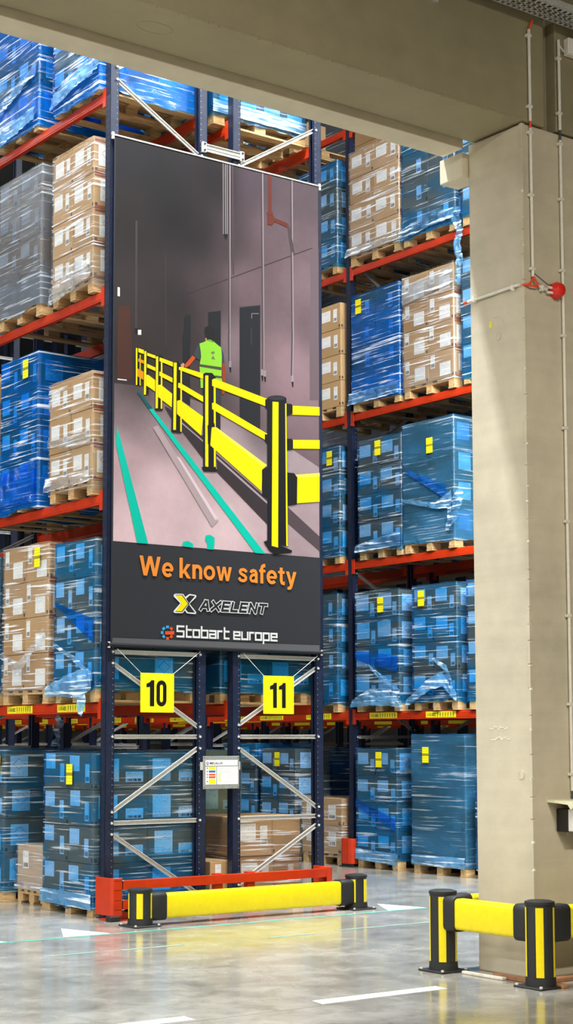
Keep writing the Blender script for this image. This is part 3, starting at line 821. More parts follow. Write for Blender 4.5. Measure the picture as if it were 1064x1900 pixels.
# low brown load behind the end frame on the floor
ph = 'brown floor load behind the right end frame'
for (x0, x1, y0, y1, z0, z1, lab, st) in (
    (9.68, 10.13, 13.74, 14.5, .50, .90, 'upper left brown carton of the ', 'c'), (10.135, 10.50, 13.74, 14.5, .50, .90, 'upper right brown carton of the ', 'p'),
    (9.72, 10.16, 13.76, 14.5, .15, .495, 'lower middle brown carton of the ', 'c'), (10.165, 10.50, 13.76, 14.5, .15, .495, 'lower right brown carton of the ', 'n'),
    (9.34, 9.66, 13.72, 14.3, .15, .465, 'lower left brown carton of the ', 'm')):
    c = ob('carton', carton_mesh(x1-x0, y1-y0, z1-z0), None, None, (x0, y0, z0))
    c.data = with_mat(c.data, 'carton_brown'); tag(c, lab+ph, 'carton', 'cartons on the pallet loads')
    for mt, u, v, lw, lh in STY[st]:
        ob('shipping_label' if mt == 'label_text' else 'barcode_label', with_mat(lab_mesh(round(lw*(x1-x0)*1.15, 2), round(lh*(z1-z0), 2)), mt), None, c, ((x1-x0)*u, -.0005, (z1-z0)*v))
pallet(9.33, 13.70, 0, 'wooden pallet under the '+ph, .84, 1.18)
f = ob('stretch_film', sleeve_mesh(.83, .78, .152, .90, 3.3, .012, .0), 'film_clear', None, (9.675, 13.735, 0)); tag(f, 'clear crumpled stretch film around the '+ph, 'plastic film', 'stretch films')

# --- right rack
XQ = 13.90
load('L4', XQ, 17.30, TOPS[3], .92, 1.25, 4, .365, 'top blue load just right of the banner', 'film_blue', 'c', cells=N_NEAR)
load('R4a', XQ, 15.98, TOPS[3], 1.05, 1.25, 4, .365, 'top brown load right of the tall navy upright', 'film_clear', 'c', amp=.006, tops=False)
load('R4b', XQ, 14.90, TOPS[3], 1.02, 1.25, 4, .365, 'top blue load beside the column corbel', 'film_blue', 'n', hem=.0)
load('R4c', XQ, 13.80, TOPS[3], .98, 1.25, 3, .365, 'top blue load mostly behind the column', 'film_blue', 'a', cells=((1,0),))
load('L3', XQ, 17.24, TOPS[2], .95, 1.25, 4, .365, 'brown load just right of the banner', None, 'c', cells=N_NEAR, side=None)
load('R3a', XQ, 16.0, TOPS[2], .99, 1.25, 4, .365, 'dark blue load on the third right shelf', 'film_blue_dense', 'n', tagpos=(.16, .82))
load('R3b', XQ, 14.95, TOPS[2], .98, 1.25, 4, .37, 'brown load on the third right shelf', 'film_clear', 'b', tops=False)
load('R3c', XQ, 13.82, TOPS[2], .98, 1.25, 4, .365, 'third shelf blue load mostly behind the column', 'film_blue', 'a', cells=((1,0),), hem=.05)
load('L2', XQ, 17.28, TOPS[1], .92, 1.25, 4, .37, 'blue load right of the printed yellow rail', 'film_blue', 'f', cells=N_NEAR, tagpos=(.78, .83))
load('R2a', XQ, 15.99, TOPS[1], .88, 1.25, 4, .365, 'small blue load on the second right shelf', 'film_blue', 'f', tagpos=(.48, .84))
load('R2b', XQ, 14.98, TOPS[1], .97, 1.25, 4, .385, 'tall deep blue load on the second right shelf', 'film_blue_plain', 'p', side='w', across=2, tagpos=(.55, .72), amp=.01)
load('L1', XQ, 17.34, TOPS[0], .90, 1.25, 4, .37, 'blue load right of the orange words', 'film_blue', 'n', cells=N_NEAR)
load('R1a', XQ, 16.06, TOPS[0], .89, 1.25, 4, .362, 'left blue load above the right location strips', 'film_blue', 'e', tagpos=(.6, .8))
load('R1b', XQ, 14.96, TOPS[0], .83, 1.25, 4, .362, 'right blue load above the right location strips', 'film_blue', 'f', tagpos=(.22, .82))
load('R1c', XQ, 13.85, TOPS[0], .92, 1.25, 4, .362, 'first shelf blue load mostly behind the column', 'film_blue', 'a', cells=((1,0),))
load('L0', XQ, 17.27, 0, .88, 1.2, 2, .375, 'brown floor load beside the red foot guard', 'film_clear', 'c', across=1, deep=2, cells=N_NEAR, side=None, amp=.012)
load('R0a', XQ, 16.13, 0, .82, 1.25, 4, .355, 'blue floor load right of the red foot guard', 'film_blue', 'f', tagpos=(.58, .83))
load('R0b', XQ, 14.84, 0, .99, 1.25, 4, .40, 'tall plain dark blue floor load', 'film_blue_plain', 'p', side=None, across=1, cells=N_ONE, tagpos=(.28, .78), amp=.01)
load('R0c', XQ, 13.84, 0, .82, 1.25, 3, .36, 'floor load mostly behind the column', 'film_blue', 'a', cells=((1,0),))
load('F1', XQ, 18.3, 0, .82, 1.25, 4, .355, 'distant blue floor load under the right brace', 'film_blue', 'f', tagpos=(.5, .82))
load('F2', XQ, 19.25, 0, .82, 1.25, 4, .37, 'distant blue floor load beside the info plate', 'film_blue', 'f', tagpos=(.2, .82))
# --- rows behind
load('K1', 15.38, 17.6, TOPS[4], 1.15, 1.2, 4, .36, 'brown load high in the row behind', None, 'p', cells=N_ALL, side=None)
load('K2', 15.38, 18.9, TOPS[4], 1.0, 1.2, 4, .36, 'grey wrapped load high in the row behind', 'film_grey', 'p', across=1, deep=1, cells=N_ONE, side=None, mat='carton_grey')
load('K3', XQ, 19.2, TOPS[3], .95, 1.2, 4, .36, 'brown load at the banner top edge, across the aisle', 'film_clear', 'c', cells=N_NEAR, side=None)
load('K4', XQ, 18.3, TOPS[4], .95, 1.2, 1, .36, 'single carton layer high in the right rack', None, 'p', cells=N_FRONT, side=None)
for k in range(2):
    for i in range(2):
        bundle(15.40, 13.75+k*3.49+i*1.68, 0, 1.55, 1.2, 1.44, 'dark wrapped load on the floor of the row behind', 'shaded loads of the row behind')
for lv in (0, 1, 2, 3):
    for i in range(2):
        bundle(15.47, 13.75+i*3.49, TOPS[lv], 3.1, 1.1, 1.5, 'shaded wrapped load on a shelf of the row behind', 'shaded shelf loads of the row behind')

# bunched film, straps and torn streamers
zb = TOPS[0]
hem('D1', [(7.93, 14.60, zb+.17), (7.92, 14.2, zb+.26), (7.92, 13.9, zb+.32), (7.92, 13.66, zb+.30)], [(7.93, 14.62, zb+.07), (7.92, 14.2, zb+.06), (7.92, 13.9, zb+.03), (7.92, 13.66, zb+.12)], .035)
hem('D1', [(7.93, 13.98, zb+.30), (7.925, 13.70, zb+.34)], [(7.92, 13.92, zb-.10), (7.92, 13.84, zb-.14)], .03)
hem('D1', [(7.945, 14.49, zb+.62), (7.94, 14.0, zb+.44), (7.94, 13.68, zb+.27)], [(7.945, 14.49, zb+.58), (7.94, 14.0, zb+.38), (7.94, 13.68, zb+.2)], .018)
hem('D1', [(7.948, 14.47, zb+1.02), (7.948, 13.69, zb+.80)], [(7.948, 14.46, zb+.98), (7.948, 13.69, zb+.56)], .006, 'film_strap', 'film_strap')
hem('D2', [(7.94, 15.62, zb+.55), (7.93, 15.2, zb+.44), (7.935, 14.66, zb+.78)], [(7.94, 15.62, zb+.50), (7.93, 15.2, zb+.30), (7.935, 14.66, zb+.70)], .022, 'film_clear_hem')
hem('A1', [(7.94, 14.66, TOPS[3]+.22), (7.93, 14.2, TOPS[3]+.30), (7.94, 13.68, TOPS[3]+.42)], [(7.94, 14.66, TOPS[3]+.08), (7.93, 14.2, TOPS[3]+.14), (7.94, 13.68, TOPS[3]+.22)], .04)
hem('A2', [(7.94, 15.95, TOPS[3]+.5), (7.94, 14.98, TOPS[3]+.72)], [(7.94, 15.95, TOPS[3]+.36), (7.94, 14.98, TOPS[3]+.62)], .03)
hem('A2', [(7.94, 15.9, TOPS[3]+.22), (7.94, 15.0, TOPS[3]+.25)], [(7.93, 16.0, TOPS[3]+.0), (7.94, 15.0, TOPS[3]+.12)], .035)
hem('B1', [(7.94, 14.64, TOPS[2]+.18), (7.94, 14.2, TOPS[2]+.36), (7.94, 13.80, TOPS[2]+.34)], [(7.94, 14.66, TOPS[2]+.02), (7.94, 14.2, TOPS[2]+.08), (7.94, 13.80, TOPS[2]+.16)], .03, 'film_clear_hem')
hem('C1', [(7.94, 14.66, TOPS[1]+.26), (7.94, 13.78, TOPS[1]+.24)], [(7.94, 14.72, TOPS[1]+.12), (7.94, 13.78, TOPS[1]+.13)], .02, 'film_clear_hem')
hem('C1', [(7.945, 14.66, TOPS[1]+.66), (7.945, 13.78, TOPS[1]+.62)], [(7.945, 14.66, TOPS[1]+.58), (7.945, 13.78, TOPS[1]+.5)], .012, 'film_clear_hem')
hem('C2', [(7.94, 15.78, TOPS[1]+.42), (7.94, 14.9, TOPS[1]+.5)], [(7.92, 15.86, TOPS[1]+.10), (7.94, 14.9, TOPS[1]+.06)], .035, 'film_strap')
hem('G1', [(7.95, 14.70, .22), (7.945, 13.70, .22)], [(7.95, 14.72, .09), (7.945, 13.70, .07)], .016)
hem('Gs', [(XL+.1, 15.48, .23), (XL+.09, 14.86, .23)], [(XL+.1, 15.49, .147), (XL+.09, 14.86, .147)], .03, 'film_clear_hem')
hem('A11', [(9.36, 13.725, TOPS[3]+.26), (10.6, 13.725, TOPS[3]+.26)], [(9.36, 13.725, TOPS[3]+.12), (10.6, 13.725, TOPS[3]+.12)], .012, nrm=(0, -1, 0))
z3 = TOPS[0]
hem('R1a', [(13.87, 16.98, z3+.16), (13.86, 16.6, z3+.3), (13.86, 16.2, z3+.3), (13.87, 15.98, z3+.12)], [(13.87, 17.02, z3+.06), (13.86, 16.6, z3+.08), (13.86, 16.2, z3+.07), (13.87, 15.96, z3+.02)], .03)
hem('R1a', [(13.875, 16.7, z3+.66), (13.87, 16.02, z3+.28)], [(13.875, 16.7, z3+.62), (13.87, 16.02, z3+.16)], .02)
hem('R1a', [(13.885, 16.94, z3+.82), (13.885, 16.08, z3+.72)], [(13.885, 16.94, z3+.70), (13.885, 16.08, z3+.50)], .005, 'film_strap', 'film_strap')
hem('R1b', [(13.87, 15.88, z3+.14), (13.86, 15.4, z3+.42), (13.865, 15.2, z3+.48), (13.87, 14.94, z3+.2)], [(13.87, 15.9, z3+.04), (13.86, 15.4, z3+.26), (13.865, 15.2, z3+.3), (13.87, 14.94, z3+.1)], .03)
hem('R1b', [(13.875, 15.4, z3+.68), (13.87, 15.12, z3+.56), (13.87, 15.0, z3+.3)], [(13.875, 15.4, z3+.65), (13.87, 15.14, z3+.48), (13.87, 15.03, z3+.26)], .018)
hem('R2b', [(13.88, 15.96, TOPS[1]+.72), (13.875, 15.3, TOPS[1]+.60), (13.875, 15.0, TOPS[1]+.72)], [(13.88, 15.96, TOPS[1]+.68), (13.875, 15.3, TOPS[1]+.52), (13.875, 15.0, TOPS[1]+.50)], .02)
hem('R2b', [(13.88, 15.85, TOPS[1]+1.1), (13.875, 15.1, TOPS[1]+.80)], [(13.88, 15.85, TOPS[1]+1.04), (13.875, 15.06, TOPS[1]+.6)], .014, 'film_strap', 'film_strap')
hem('R2b', [(13.86, 15.04, TOPS[1]+.5), (13.8, 14.82, TOPS[1]+.68), (13.82, 14.72, TOPS[1]+.72)], [(13.86, 15.08, TOPS[1]+.2), (13.8, 14.85, TOPS[1]+.3), (13.82, 14.72, TOPS[1]+.5)], .05)
hem('R2a', [(13.87, 16.9, TOPS[1]+.2), (13.87, 15.98, TOPS[1]+.32)], [(13.87, 16.92, TOPS[1]+.1), (13.87, 15.98, TOPS[1]+.12)], .02)
hem('R4a', [(13.88, 17.06, TOPS[3]+.26), (13.88, 16.0, TOPS[3]+.22)], [(13.87, 17.10, TOPS[3]+.14), (13.88, 16.0, TOPS[3]+.14)], .02, 'film_clear_hem')
hem('R4b', [(13.88, 15.96, TOPS[3]+.22), (13.88, 15.4, TOPS[3]+.34), (13.88, 14.9, TOPS[3]+.28)], [(13.88, 15.98, TOPS[3]+.08), (13.88, 15.4, TOPS[3]+.15), (13.88, 14.9, TOPS[3]+.15)], .025)
hem('R3a', [(13.88, 17.02, TOPS[2]+.26), (13.88, 16.0, TOPS[2]+.26)], [(13.87, 17.05, TOPS[2]+.10), (13.88, 16.0, TOPS[2]+.11)], .025)
hem('R3b', [(13.885, 15.93, TOPS[2]+1.5), (13.885, 14.95, TOPS[2]+1.58)], [(13.885, 15.93, TOPS[2]+1.25), (13.885, 14.95, TOPS[2]+1.35)], .012, 'film_clear_hem')
hem('L0', [(13.88, 18.15, .55), (13.86, 17.26, .52)], [(13.88, 18.15, .45), (13.86, 17.26, .46)], .02, 'film_clear_hem')
hem('R0a', [(13.885, 16.95, .9), (13.885, 16.14, .66)], [(13.885, 16.95, .8), (13.885, 16.14, .5)], .006, 'film_strap', 'film_strap')
hem('R0a', [(13.88, 16.95, .26), (13.88, 16.1, .22)], [(13.87, 16.95, .12), (13.88, 16.1, .06)], .022)
hem('R0b', [(13.88, 15.83, .24), (13.88, 14.84, .24)], [(13.88, 15.83, .12), (13.88, 14.84, .1)], .02)
def streamer(top, bot, w0, w1, label, mat='film_hem'):
    t, b = Vector(top), Vector(bot); n = 12; A = []; B = []
    rr = random.Random(int(t.z*1000))
    for i in range(n+1):
        f = i/n; p = t.lerp(b, f); wv = (w0+(w1-w0)*f)*rr.uniform(.6, 1.15); sh = .03*math.sin(i*1.3)
        A.append((p.x, p.y+sh-wv/2, p.z)); B.append((p.x, p.y+sh+wv/2, p.z))
    o = ob('film_streamer', sheet_mesh(A, B, .05, rr.uniform(0, 50), 46, 10, (-1, 0, 0), 14), mat)
    return tag(o, label, 'plastic film')
streamer((13.86, 14.80, 8.42), (13.86, 14.78, 7.42), .16, .1, 'torn blue film streamer hanging at the column edge below the corbel')
streamer((9.0, 16.2, 1.98), (9.0, 16.3, 1.62), .12, .2, 'torn film scrap hanging under the lowest left beam', 'film_hem')
streamer((14.6, 14.9, 1.94), (14.6, 14.9, 1.79), .05, .06, 'small torn film scrap under the right location strips')

# ------------------------------------------------------------------ hanging banner
PRINT=[('joint',[(8.909,6.188),(9.456,6.451),(9.453,6.458),(8.905,6.195)]),('joint',[(9.456,6.451),(9.875,6.651),(9.871,6.659),(9.453,6.458)]),('joint',[(9.875,6.651),(10.541,6.968),(10.537,6.976),(9.871,6.659)]),('band',[(10.51,6.926),(10.633,6.982),(10.627,5.921),(10.506,5.903)]),('band',[(10.498,6.02),(10.634,6.04),(10.63,5.312),(10.494,5.296)]),('door_brown',[(8.112,5.951),(8.243,5.972),(8.263,5.581),(8.106,5.558)]),('door_brown',[(8.105,5.666),(8.262,5.689),(8.28,5.242),(8.104,5.205)]),('white',[(8.108,5.21),(8.213,5.214),(8.214,5.224),(8.109,5.221)]),('white',[(8.101,6.138),(8.127,6.138),(8.128,6.048),(8.101,6.048)]),('conduit_dim',[(8.302,6.849),(8.305,5.751),(8.329,5.754),(8.326,6.854)]),('black',[(8.305,5.755),(8.336,5.759),(8.337,5.703),(8.305,5.698)]),('white',[(8.339,5.743),(8.378,5.749),(8.378,5.698),(8.339,5.693)]),('conduit_dim',[(8.658,6.573),(8.668,5.639),(8.676,5.64),(8.666,6.574)]),('conduit',[(9.361,7.668),(9.365,6.908),(9.375,6.91),(9.371,7.67)]),('conduit',[(9.387,7.673),(9.391,6.902),(9.401,6.904),(9.398,7.676)]),('conduit',[(9.411,7.678),(9.414,6.917),(9.425,6.919),(9.421,7.681)]),('black',[(9.373,7.664),(9.376,6.91),(9.39,6.913),(9.386,7.666)]),('black',[(9.37,6.909),(9.428,6.92),(9.417,6.885),(9.401,6.847),(9.38,6.882)]),('shade',[(9.474,7.663),(9.486,6.499),(9.507,6.503),(9.495,7.667)]),('shade',[(9.431,7.665),(9.433,5.749),(9.451,5.752),(9.449,7.669)]),('conduit',[(9.446,7.668),(9.449,5.751),(9.462,5.753),(9.46,7.671)]),('shade',[(9.851,7.663),(9.865,5.811),(9.884,5.814),(9.87,7.667)]),('conduit',[(9.867,7.667),(9.882,5.814),(9.895,5.816),(9.881,7.67)]),('shade',[(10.242,7.676),(10.245,6.856),(10.265,6.859),(10.262,7.68)]),('shade',[(10.245,6.855),(10.253,5.867),(10.272,5.87),(10.265,6.859)]),('conduit',[(10.259,7.68),(10.262,6.858),(10.276,6.861),(10.273,7.683)]),('conduit',[(10.262,6.858),(10.27,5.869),(10.284,5.871),(10.276,6.861)]),('shade',[(9.43,5.862),(9.433,5.557),(9.452,5.559),(9.449,5.865)]),('conduit',[(9.446,5.864),(9.449,5.559),(9.462,5.561),(9.459,5.866)]),('shade',[(9.866,5.926),(9.862,5.549),(9.881,5.551),(9.884,5.929)]),('conduit',[(9.882,5.929),(9.879,5.551),(9.892,5.553),(9.895,5.93)]),('shade',[(10.253,5.984),(10.241,5.522),(10.26,5.524),(10.273,5.986)]),('conduit',[(10.27,5.986),(10.257,5.524),(10.271,5.525),(10.284,5.988)]),('conduit',[(9.44,5.579),(9.471,5.584),(9.471,5.518),(9.44,5.514)]),('black',[(9.445,5.515),(9.469,5.518),(9.469,5.468),(9.456,5.457)]),('conduit',[(9.848,5.547),(9.88,5.551),(9.88,5.485),(9.848,5.481)]),('black',[(9.853,5.481),(9.877,5.485),(9.877,5.434),(9.864,5.423)]),('conduit',[(9.883,5.541),(9.915,5.545),(9.915,5.479),(9.883,5.474)]),('black',[(9.888,5.475),(9.912,5.478),(9.912,5.427),(9.899,5.417)]),('conduit',[(10.245,5.533),(10.278,5.538),(10.278,5.47),(10.245,5.466)]),('black',[(10.25,5.467),(10.275,5.47),(10.275,5.418),(10.261,5.408)]),('pipe',[(9.948,7.679),(9.947,7.231),(9.991,7.239),(9.992,7.688)]),('pipe',[(9.928,7.254),(10.007,7.269),(10.007,7.238),(9.928,7.222)]),('pipe',[(9.936,7.229),(10.024,7.227),(10.024,7.155),(9.996,7.12),(9.936,7.116)]),('pipe',[(10.009,7.167),(10.201,7.136),(10.221,7.177),(10.028,7.208)]),('shade',[(10.195,7.165),(10.234,7.149),(10.299,6.865),(10.244,6.889)]),('door',[(8.895,5.972),(8.963,5.996),(8.964,5.682),(8.876,5.669)]),('door',[(8.876,5.78),(8.959,5.792),(8.962,5.054),(8.869,5.096)]),('door',[(9.18,6.051),(9.337,6.093),(9.338,5.735),(9.181,5.713)]),('door',[(9.15,5.82),(9.338,5.848),(9.335,4.829),(9.28,4.845),(9.279,5.406),(9.163,5.498)]),('door',[(9.576,6.161),(9.84,6.227),(9.84,5.808),(9.576,5.77)]),('door',[(9.576,5.883),(9.84,5.922),(9.839,4.918),(9.577,4.998)]),('conduit_dim',[(9.576,6.162),(9.841,6.229),(9.84,6.235),(9.576,6.169)]),('conduit',[(9.734,6.071),(9.734,6.124),(9.726,6.123),(9.726,6.07)]),('conduit',[(9.73,6.12),(9.821,6.134),(9.821,6.141),(9.73,6.127)]),('grey_dim',[(9.721,5.963),(9.721,5.79),(9.729,5.792),(9.729,5.964)]),('hair',[(9.135,5.86),(9.141,5.888),(9.173,5.904),(9.221,5.909),(9.265,5.894),(9.266,5.79),(9.248,5.75),(9.195,5.761),(9.16,5.76),(9.147,5.776),(9.141,5.816)]),('skin',[(9.143,5.776),(9.164,5.779),(9.16,5.756),(9.15,5.749)]),('trouser',[(9.092,5.272),(9.342,5.285),(9.342,5.103),(9.276,5.118),(9.267,5.213)]),('sleeve',[(9.0,5.59),(9.021,5.629),(9.051,5.681),(9.077,5.709),(9.092,5.639),(9.074,5.537),(9.021,5.56)]),('sleeve',[(9.347,5.69),(9.372,5.642),(9.383,5.558),(9.356,5.543)]),('arm',[(8.991,5.577),(9.026,5.553),(8.953,5.466),(8.906,5.437),(8.891,5.452),(8.91,5.483)]),('skin',[(8.846,5.459),(8.874,5.483),(8.894,5.472),(8.884,5.438),(8.85,5.426)]),('arm_dim',[(9.356,5.543),(9.381,5.548),(9.402,5.453),(9.392,5.347),(9.365,5.337),(9.356,5.417)]),('arm_dim',[(9.348,5.253),(9.373,5.323),(9.396,5.281),(9.383,5.228),(9.357,5.216)]),('vest',[(9.073,5.71),(9.125,5.732),(9.156,5.75),(9.16,5.761),(9.204,5.77),(9.248,5.756),(9.301,5.727),(9.341,5.706),(9.351,5.624),(9.346,5.415),(9.357,5.343),(9.357,5.285),(9.09,5.251),(9.085,5.344),(9.074,5.482),(9.093,5.573),(9.089,5.631)]),('stripe',[(9.074,5.497),(9.346,5.501),(9.346,5.469),(9.074,5.47)]),('stripe',[(9.266,5.405),(9.351,5.407),(9.351,5.385),(9.266,5.381)]),('shade2',[(9.16,5.76),(9.195,5.765),(9.248,5.752),(9.246,5.744),(9.195,5.755),(9.162,5.753)]),('emblem',[(9.215,5.64),(9.255,5.656),(9.262,5.64),(9.238,5.619),(9.222,5.624)]),('emblem',[(9.24,5.611),(9.268,5.569),(9.218,5.57)]),('floor_shadow',[(8.651,5.016),(8.78,4.968),(9.12,4.763),(9.12,4.528),(8.855,4.793),(8.726,4.909)]),('floor_shadow',[(9.281,4.598),(9.927,4.19),(9.926,3.921),(9.294,4.406)]),('floor_shadow2',[(10.186,4.128),(10.616,3.841),(10.621,3.686),(10.196,3.953)]),('floor_light',[(9.286,4.57),(9.926,4.159),(9.926,4.133),(9.286,4.545)]),('floor_light',[(8.862,4.872),(9.12,4.716),(9.12,4.699),(8.862,4.857)]),('floor_streak',[(8.518,4.78),(8.579,4.808),(9.308,3.906),(9.232,3.836)]),('floor_light2',[(8.802,4.517),(8.839,4.51),(9.308,3.927),(9.27,3.913)]),('teal',[(8.103,4.754),(8.123,4.694),(8.472,3.613),(8.345,3.613),(8.095,4.568)]),('teal_dim',[(8.334,5.113),(8.363,5.121),(8.517,4.969),(8.47,4.959)]),('teal',[(8.47,4.959),(8.517,4.969),(9.902,3.609),(9.772,3.609)]),('teal',[(8.868,3.62),(8.885,3.663),(8.942,3.675),(9.0,3.65),(9.01,3.609)]),('teal',[(9.169,3.607),(9.176,3.662),(9.146,3.703),(9.156,3.746),(9.206,3.758),(9.262,3.732),(9.265,3.69),(9.253,3.608)]),('black',[(8.326,5.552),(8.374,5.554),(8.377,5.192),(8.329,5.186)]),('yellow',[(8.314,5.554),(8.333,5.557),(8.333,5.186),(8.317,5.184)]),('yellow',[(8.36,5.494),(8.37,5.495),(8.372,5.185),(8.362,5.184)]),('yellow',[(8.343,5.558),(8.408,5.547),(8.408,5.507),(8.343,5.518)]),('orange',[(8.343,5.453),(8.409,5.442),(8.409,5.408),(8.344,5.422)]),('orange',[(8.332,5.354),(8.405,5.328),(8.405,5.244),(8.333,5.274)]),('black',[(8.411,5.543),(8.464,5.542),(8.467,5.109),(8.414,5.098)]),('yellow',[(8.413,5.537),(8.437,5.54),(8.435,5.101),(8.411,5.098)]),('yellow',[(8.445,5.526),(8.545,5.511),(8.545,5.479),(8.445,5.497)]),('yellow',[(8.445,5.415),(8.546,5.389),(8.546,5.353),(8.446,5.377)]),('yellow',[(8.437,5.3),(8.458,5.305),(8.542,5.262),(8.542,5.146),(8.437,5.194)]),('black',[(8.545,5.507),(8.599,5.527),(8.631,5.506),(8.634,4.966),(8.543,4.955)]),('yellow',[(8.55,5.503),(8.577,5.507),(8.575,4.98),(8.548,4.977)]),('yellow',[(8.609,5.486),(8.626,5.488),(8.627,4.982),(8.609,4.98)]),('yellow',[(8.594,5.499),(8.752,5.472),(8.753,5.425),(8.589,5.462)]),('yellow',[(8.592,5.357),(8.753,5.308),(8.753,5.26),(8.588,5.314)]),('yellow',[(8.576,5.216),(8.61,5.224),(8.744,5.148),(8.74,5.008),(8.577,5.096)]),('black',[(8.752,5.468),(8.812,5.493),(8.857,5.435),(8.855,4.759),(8.736,4.758)]),('yellow',[(8.762,5.469),(8.797,5.474),(8.791,4.786),(8.758,4.782)]),('yellow',[(8.842,5.422),(8.86,5.425),(8.86,4.776),(8.843,4.775)]),('yellow',[(8.822,5.43),(8.852,5.439),(9.118,5.406),(9.118,5.348),(8.822,5.405)]),('yellow',[(8.816,5.27),(8.848,5.268),(9.118,5.169),(9.119,5.109),(8.813,5.223)]),('yellow',[(8.802,5.083),(8.836,5.096),(9.119,4.959),(9.097,4.76),(8.802,4.95)]),('black',[(9.118,5.401),(9.151,5.419),(9.228,5.425),(9.274,5.388),(9.279,4.426),(9.121,4.426)]),('black',[(9.098,4.441),(9.299,4.435),(9.287,4.408),(9.128,4.397)]),('yellow',[(9.143,5.388),(9.182,5.393),(9.184,4.449),(9.146,4.45)]),('yellow',[(9.248,5.369),(9.272,5.372),(9.276,4.458),(9.253,4.456)]),('yellow',[(9.228,5.356),(9.259,5.37),(9.925,5.243),(9.925,5.159),(9.228,5.291)]),('yellow',[(9.228,5.114),(9.259,5.122),(9.925,4.873),(9.925,4.796),(9.229,5.05)]),('yellow',[(9.209,4.841),(9.234,4.867),(9.286,4.867),(9.924,4.539),(9.863,4.489),(9.852,4.259),(9.209,4.672)]),('yellow_light',[(9.234,4.867),(9.286,4.867),(9.924,4.539),(9.879,4.517)]),('black',[(9.173,4.876),(9.255,4.911),(9.268,4.869),(9.224,4.86),(9.209,4.687),(9.178,4.683)]),('black',[(9.857,4.482),(9.932,4.527),(9.932,4.194),(9.862,4.219)]),('black',[(9.901,5.234),(9.933,5.244),(9.933,5.134),(9.901,5.152)]),('black',[(9.895,4.865),(9.933,4.865),(9.933,4.764),(9.895,4.793)]),('yellow',[(10.239,5.208),(10.624,5.239),(10.623,5.146),(10.238,5.112)]),('yellow',[(10.237,4.841),(10.622,4.88),(10.621,4.786),(10.237,4.748)]),('yellow',[(10.291,4.473),(10.62,4.525),(10.618,4.214),(10.29,4.17)]),('yellow_light',[(10.291,4.473),(10.62,4.525),(10.62,4.491),(10.291,4.438)]),('black',[(10.173,5.223),(10.244,5.227),(10.261,5.211),(10.26,5.119),(10.178,5.096)]),('black',[(10.172,4.849),(10.248,4.853),(10.265,4.837),(10.265,4.742),(10.177,4.723)]),('black',[(10.171,4.488),(10.277,4.49),(10.321,4.45),(10.315,4.161),(10.17,4.131)]),('black',[(9.928,5.248),(10.178,5.279),(10.196,3.707),(9.926,3.726)]),('black',[(9.878,3.733),(9.937,3.755),(10.247,3.667),(10.245,3.645),(10.017,3.608),(9.95,3.647)]),('black',[(10.178,5.277),(10.169,5.263),(10.141,5.249),(10.1,5.236),(10.053,5.228),(10.005,5.225),(9.964,5.227),(9.937,5.234),(9.928,5.246),(9.937,5.26),(9.964,5.274),(10.005,5.286),(10.053,5.295),(10.101,5.298),(10.141,5.296),(10.169,5.288)]),('cap',[(10.162,5.279),(10.153,5.27),(10.13,5.259),(10.094,5.25),(10.053,5.243),(10.011,5.24),(9.976,5.241),(9.952,5.245),(9.944,5.252),(9.952,5.262),(9.976,5.272),(10.011,5.281),(10.053,5.288),(10.094,5.291),(10.13,5.291),(10.154,5.287)]),('yellow',[(9.996,5.221),(10.074,5.226),(10.065,3.685),(9.982,3.697)]),('yellow',[(10.162,5.221),(10.178,5.223),(10.193,3.707),(10.171,3.71)])]
FOOTER=[('foot',[(8.097,3.617),(10.621,3.611),(10.612,2.577),(8.06,2.584)]),('hem',[(8.072,2.672),(10.608,2.682),(10.612,2.617),(8.063,2.622)]),('white',[(8.774,3.127),(8.794,3.137),(8.877,3.139),(8.89,3.133),(8.908,3.108),(8.948,3.136),(8.964,3.142),(9.031,3.136),(9.041,3.128),(9.039,3.112),(8.961,3.044),(9.039,2.964),(9.039,2.95),(9.029,2.943),(8.935,2.946),(8.924,2.952),(8.906,2.976),(8.882,2.95),(8.869,2.945),(8.784,2.944),(8.771,2.952),(8.773,2.965),(8.85,3.044),(8.77,3.109)]),('foot2',[(8.918,3.092),(8.961,3.128),(9.028,3.125),(8.948,3.042),(9.028,2.957),(8.943,2.957),(8.911,2.987),(8.956,3.043)]),('foot2',[(8.788,3.126),(8.876,3.13),(8.951,3.044),(8.874,2.956),(8.789,2.955),(8.863,3.045)]),('yellow',[(8.795,3.121),(8.868,3.123),(8.94,3.043),(8.867,2.964),(8.794,2.962),(8.865,3.045)]),('orange_red',[(8.749,2.763),(8.778,2.764),(8.779,2.734),(8.749,2.733)]),('orange_red',[(8.747,2.728),(8.768,2.71),(8.744,2.688),(8.723,2.705)]),('orange_red',[(8.718,2.703),(8.718,2.677),(8.684,2.676),(8.684,2.702)]),('cyan',[(8.678,2.704),(8.658,2.685),(8.634,2.705),(8.654,2.724)]),('cyan',[(8.652,2.729),(8.623,2.728),(8.623,2.758),(8.652,2.759)]),('cyan',[(8.654,2.764),(8.633,2.781),(8.657,2.804),(8.678,2.786)]),('cyan',[(8.683,2.788),(8.683,2.814),(8.717,2.816),(8.717,2.79)]),('orange_red',[(8.723,2.788),(8.743,2.807),(8.767,2.787),(8.747,2.767)]),('orange_red',[(8.673,2.759),(8.774,2.763),(8.774,2.728),(8.674,2.724)])]
